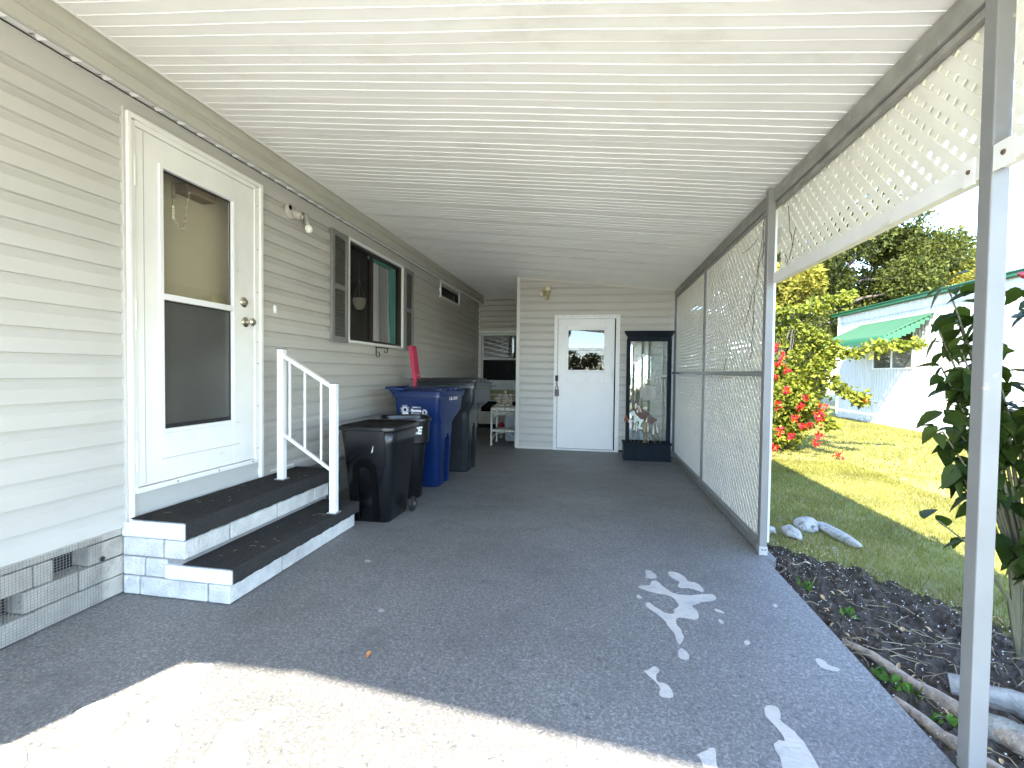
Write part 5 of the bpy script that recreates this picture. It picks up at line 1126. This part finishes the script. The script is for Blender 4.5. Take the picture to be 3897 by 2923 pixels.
# bougainvillea: rooted clump with arching canes
bg_=thing('bougainvillea',(3.25,8.6,GY),'sprawling bougainvillea with red flowers and long arching canes beyond the lattice post','flowering shrub')
canes=[];bl=[]
base=Vector((3.2,8.6,GY))
def cane(pts): canes.append([Vector(p) for p in pts])
def dirp(x,z,y): return Vector((x*y,y,1.165+z*y))
cane([base,Vector((3.0,8.5,1.2)),dirp(.366,.10,8.3),dirp(.406,.082,8.1),dirp(.432,.070,8.0),dirp(.475,.043,7.9),dirp(.53,.055,7.8),dirp(.596,.062,7.7)])
cane([base,Vector((3.1,8.5,1.5)),dirp(.35,.115,8.2),dirp(.40,.130,8.0),dirp(.440,.142,7.9),dirp(.478,.152,7.8)])
cane([base,Vector((3.3,8.4,.8)),dirp(.42,.02,8.1),dirp(.455,-.015,8.0),dirp(.49,-.040,7.9),dirp(.505,-.048,7.85)])
cane([base,Vector((3.3,8.4,.5)),dirp(.40,-.04,8.1),dirp(.43,-.07,8.0),dirp(.45,-.10,7.9)])
cane([base,Vector((3.2,8.4,1.0)),dirp(.40,.06,8.2),dirp(.43,.045,8.1),dirp(.45,.02,8.0)])
for i in range(22):
    a=rng.uniform(0,6.28); r=rng.uniform(.2,.55); h=rng.uniform(.4,1.25); e=base+Vector((math.cos(a)*r-.30,math.sin(a)*r*.8,h)); canes.append([base,base.lerp(e,.4)+Vector((0,0,.3)),base.lerp(e,.75)+Vector((0,0,.35)),e])
mb=MB(); LP=[];LD=[];RP=[]
for ci,c in enumerate(canes):
    Pp=[]
    for i in range(len(c)-1):
        p0=c[max(i-1,0)];p1=c[i];p2=c[i+1];p3=c[min(i+2,len(c)-1)]
        for t in np.linspace(0,1,8)[:-1]: Pp.append(.5*((2*p1)+(p2-p0)*t+(2*p0-5*p1+4*p2-p3)*t*t+(3*p1-p0-3*p2+p3)*t**3))
    Pp.append(c[-1]); mb.tube(Pp,[.012*(1-.75*i/len(Pp)) for i in range(len(Pp))],5)
    for i in range(6,len(Pp)):
        k=26 if ci<5 else 40
        for _ in range(k if i>10 or ci>=5 else 12):
            LP.append(Pp[i]+Vector(rng.normal(size=3))*(.045 if ci<5 else .16)); LD.append(Vector(rdir(1)[0])+Vector((0,0,-.2)))
mb.build('canes',barkd,bg_)
V,F=leaves(np.array(LP),np.array(LD),rng.uniform(.05,.10,len(LP)),.7,.3); fast('leaves',V,F,gBright,bg_)
cl=[]
for i in range(46):
    a=rng.uniform(0,6.28); r=rng.uniform(.05,.40); cl.append((2.95+math.cos(a)*r,8.5+math.sin(a)*r*.9,rng.uniform(-.0,1.32)))
V,F=clumps(cl,.22,11000,.075,.65,.9,.3); fast('leaf_mass',V,F,gBright,bg_)
fc=[(.353,.02,8.0),(.348,-.005,7.9),(.36,.035,8.05),(.372,-.03,7.9),(.352,-.06,7.8),(.395,-.062,7.9),(.43,-.075,7.9),(.434,-.060,7.9),(.428,-.088,7.9),(.508,-.046,7.85),(.40,-.10,7.8),(.43,-.115,7.8),(.38,-.12,7.7),(.36,-.11,7.7),(.425,-.132,7.7),(.345,.05,8.2),(.372,.008,7.9),(.405,-.045,7.9),(.39,-.085,7.7),(.467,-.155,7.7),(.35,-.145,7.7),(.412,-.098,7.8)]
for (x,z,y) in fc:
    c=np.array(dirp(x,z,y)); P=c+np.clip(rng.normal(size=(20,3)),-1.6,1.6)*.030
    V,F=leaves(P,rdir(20),rng.uniform(.035,.06,20),.9,.3); fast('flower_cluster',V,F,redf,bg_)
# hibiscus just outside the near post
hb=thing('hibiscus_shrub',(1.80,2.35,-.06),'large leaved hibiscus with dark green leaves around the near post','shrub')
hl=leafmat('hibiscus_leaf',(.030,.050,.010),.38,.45,var=.2,vs=8,spec=.12)
def bigleaf(P,D,size,aspect=.62):
    # 10 verts: a broad pointed leaf folded on its midrib
    n=len(P); D=D/np.linalg.norm(D,axis=1,keepdims=True); up=np.tile([0,0,1.],(n,1))+rng.normal(size=(n,3))*.35
    A=np.cross(D,up); A/=np.linalg.norm(A,axis=1,keepdims=True); Nn=np.cross(A,D); s=size[:,None]
    ts=[0,.12,.35,.62,.85,1]; ws=[0,.30,.5,.40,.18,0]; rows=[]
    for t,w_ in zip(ts,ws):
        mid=P+D*s*t-np.array([0,0,1])*s*.25*t*t
        rows+= [mid-A*s*aspect*w_+Nn*s*w_*.22, mid, mid+A*s*aspect*w_+Nn*s*w_*.22]
    V=np.stack(rows,1).reshape(-1,3); i=np.arange(n)[:,None]*18; F=[]
    for r in range(5):
        for c in (0,1): F.append(i+np.array([[r*3+c,r*3+c+1,(r+1)*3+c+1,(r+1)*3+c]]))
    return V,np.concatenate(F,0)
stems=[]; hb0=Vector((1.86,2.40,-.08))
ends=[(1.47,2.30,1.55),(1.43,2.28,1.36),(1.46,2.30,1.20),(1.50,2.32,1.02),(1.47,2.30,.93),(1.52,2.3,.78),(1.56,2.28,1.50),(1.58,2.3,1.25),(1.60,2.35,.95),(1.70,2.22,1.52),(1.74,2.2,1.38),(1.72,2.15,1.22),(1.75,2.2,1.05),(1.80,2.25,1.45),(1.85,2.3,1.2),(1.78,2.2,.62),(1.82,2.2,.52),(1.80,2.25,.75),(1.9,2.4,1.5),(2.0,2.5,1.3),(1.68,2.3,1.12),(1.44,2.26,.555),(1.95,2.3,.9),(1.70,2.2,.50),(1.54,2.34,1.40),(1.50,2.26,1.28)]
mb=MB(); LP=[];LD=[];LS=[]
for i,e in enumerate(ends):
    e=Vector(e); P=[hb0,hb0.lerp(e,.35)+Vector((.08,.02,.05)),hb0.lerp(e,.7)+Vector((.05,0,.06)),e]; Pp=[]
    for j in range(3):
        for t in (0,.25,.5,.75): Pp.append(P[j].lerp(P[j+1],t))
    Pp.append(e); mb.tube(Pp,[.011*(1-.75*k/12) for k in range(13)],6)
    for k in range(7,13):
        for _ in range(4 if i!=21 else 1):
            p=Pp[k]+Vector(rng.normal(size=3))*.018; d=Vector(rdir(1)[0])+Vector((-.25 if e.x<1.62 else .1,-.1,-.45)); LP.append(p); LD.append(d); LS.append(rng.uniform(.06,.12))
mb.build('stems',mat('green_stem',(.10,.09,.05),.7),hb,smooth=True)
V,F=bigleaf(np.array(LP),np.array(LD),np.array(LS)); o=fast('leaves',V,F,hl,hb); o.data.shade_smooth()
mb=MB(); fc_=Vector((1.63,2.18,1.575)); d=Vector((1,.1,-.16)).normalized(); Mq=Vector((0,0,1)).rotation_difference(d).to_matrix()
mb.lathe([(.0,0),(.008,.01),(.016,.03),(.020,.06),(.018,.09),(.010,.12),(0,.13)],fc_,14,Mq,cap=False); mb.build('closed_flower',mat('pink_petal',(.28,.03,.05),.5,var=.2,vs=60),hb,smooth=True)
# power lines
pw=thing('power_line',(15,30,6),'thin overhead wires crossing the sky behind the trees','wires')
mb=MB(); ys=np.linspace(0,1,20)
for z,dz in ((6.9,0),(5.5,0),(7.6,.3)):
    mb.tube([(6+44*t,30-4*t,z+.5*(2*t-1)**2+dz*t) for t in ys],.016,4)
mb.build('cable',black,pw)
# things behind the camera that the panes mirror
tree('palm_like_tree','broad tree across the street behind the viewer, mirrored in the shed door pane','tree',(-2.6,-15,GY),6,(-2.2,-15,3.6),(1.3,1.2,.9),10,.5,5000,.2,gDark,.2,6)
tree('hedge','clipped hedge along the far side of the street behind the viewer','hedge',(0,-15.5,GY),2,(0,-15.8,1.1),(5,.8,1.1),26,.7,12000,.16,gMid,.1,6)
tree('leafy_tree','leafy tree across the street behind the viewer','tree',(6,-19,GY),7,(6,-19,4.5),(4.5,2.5,2.6),16,1.1,6000,.28,gMid,.3,6)
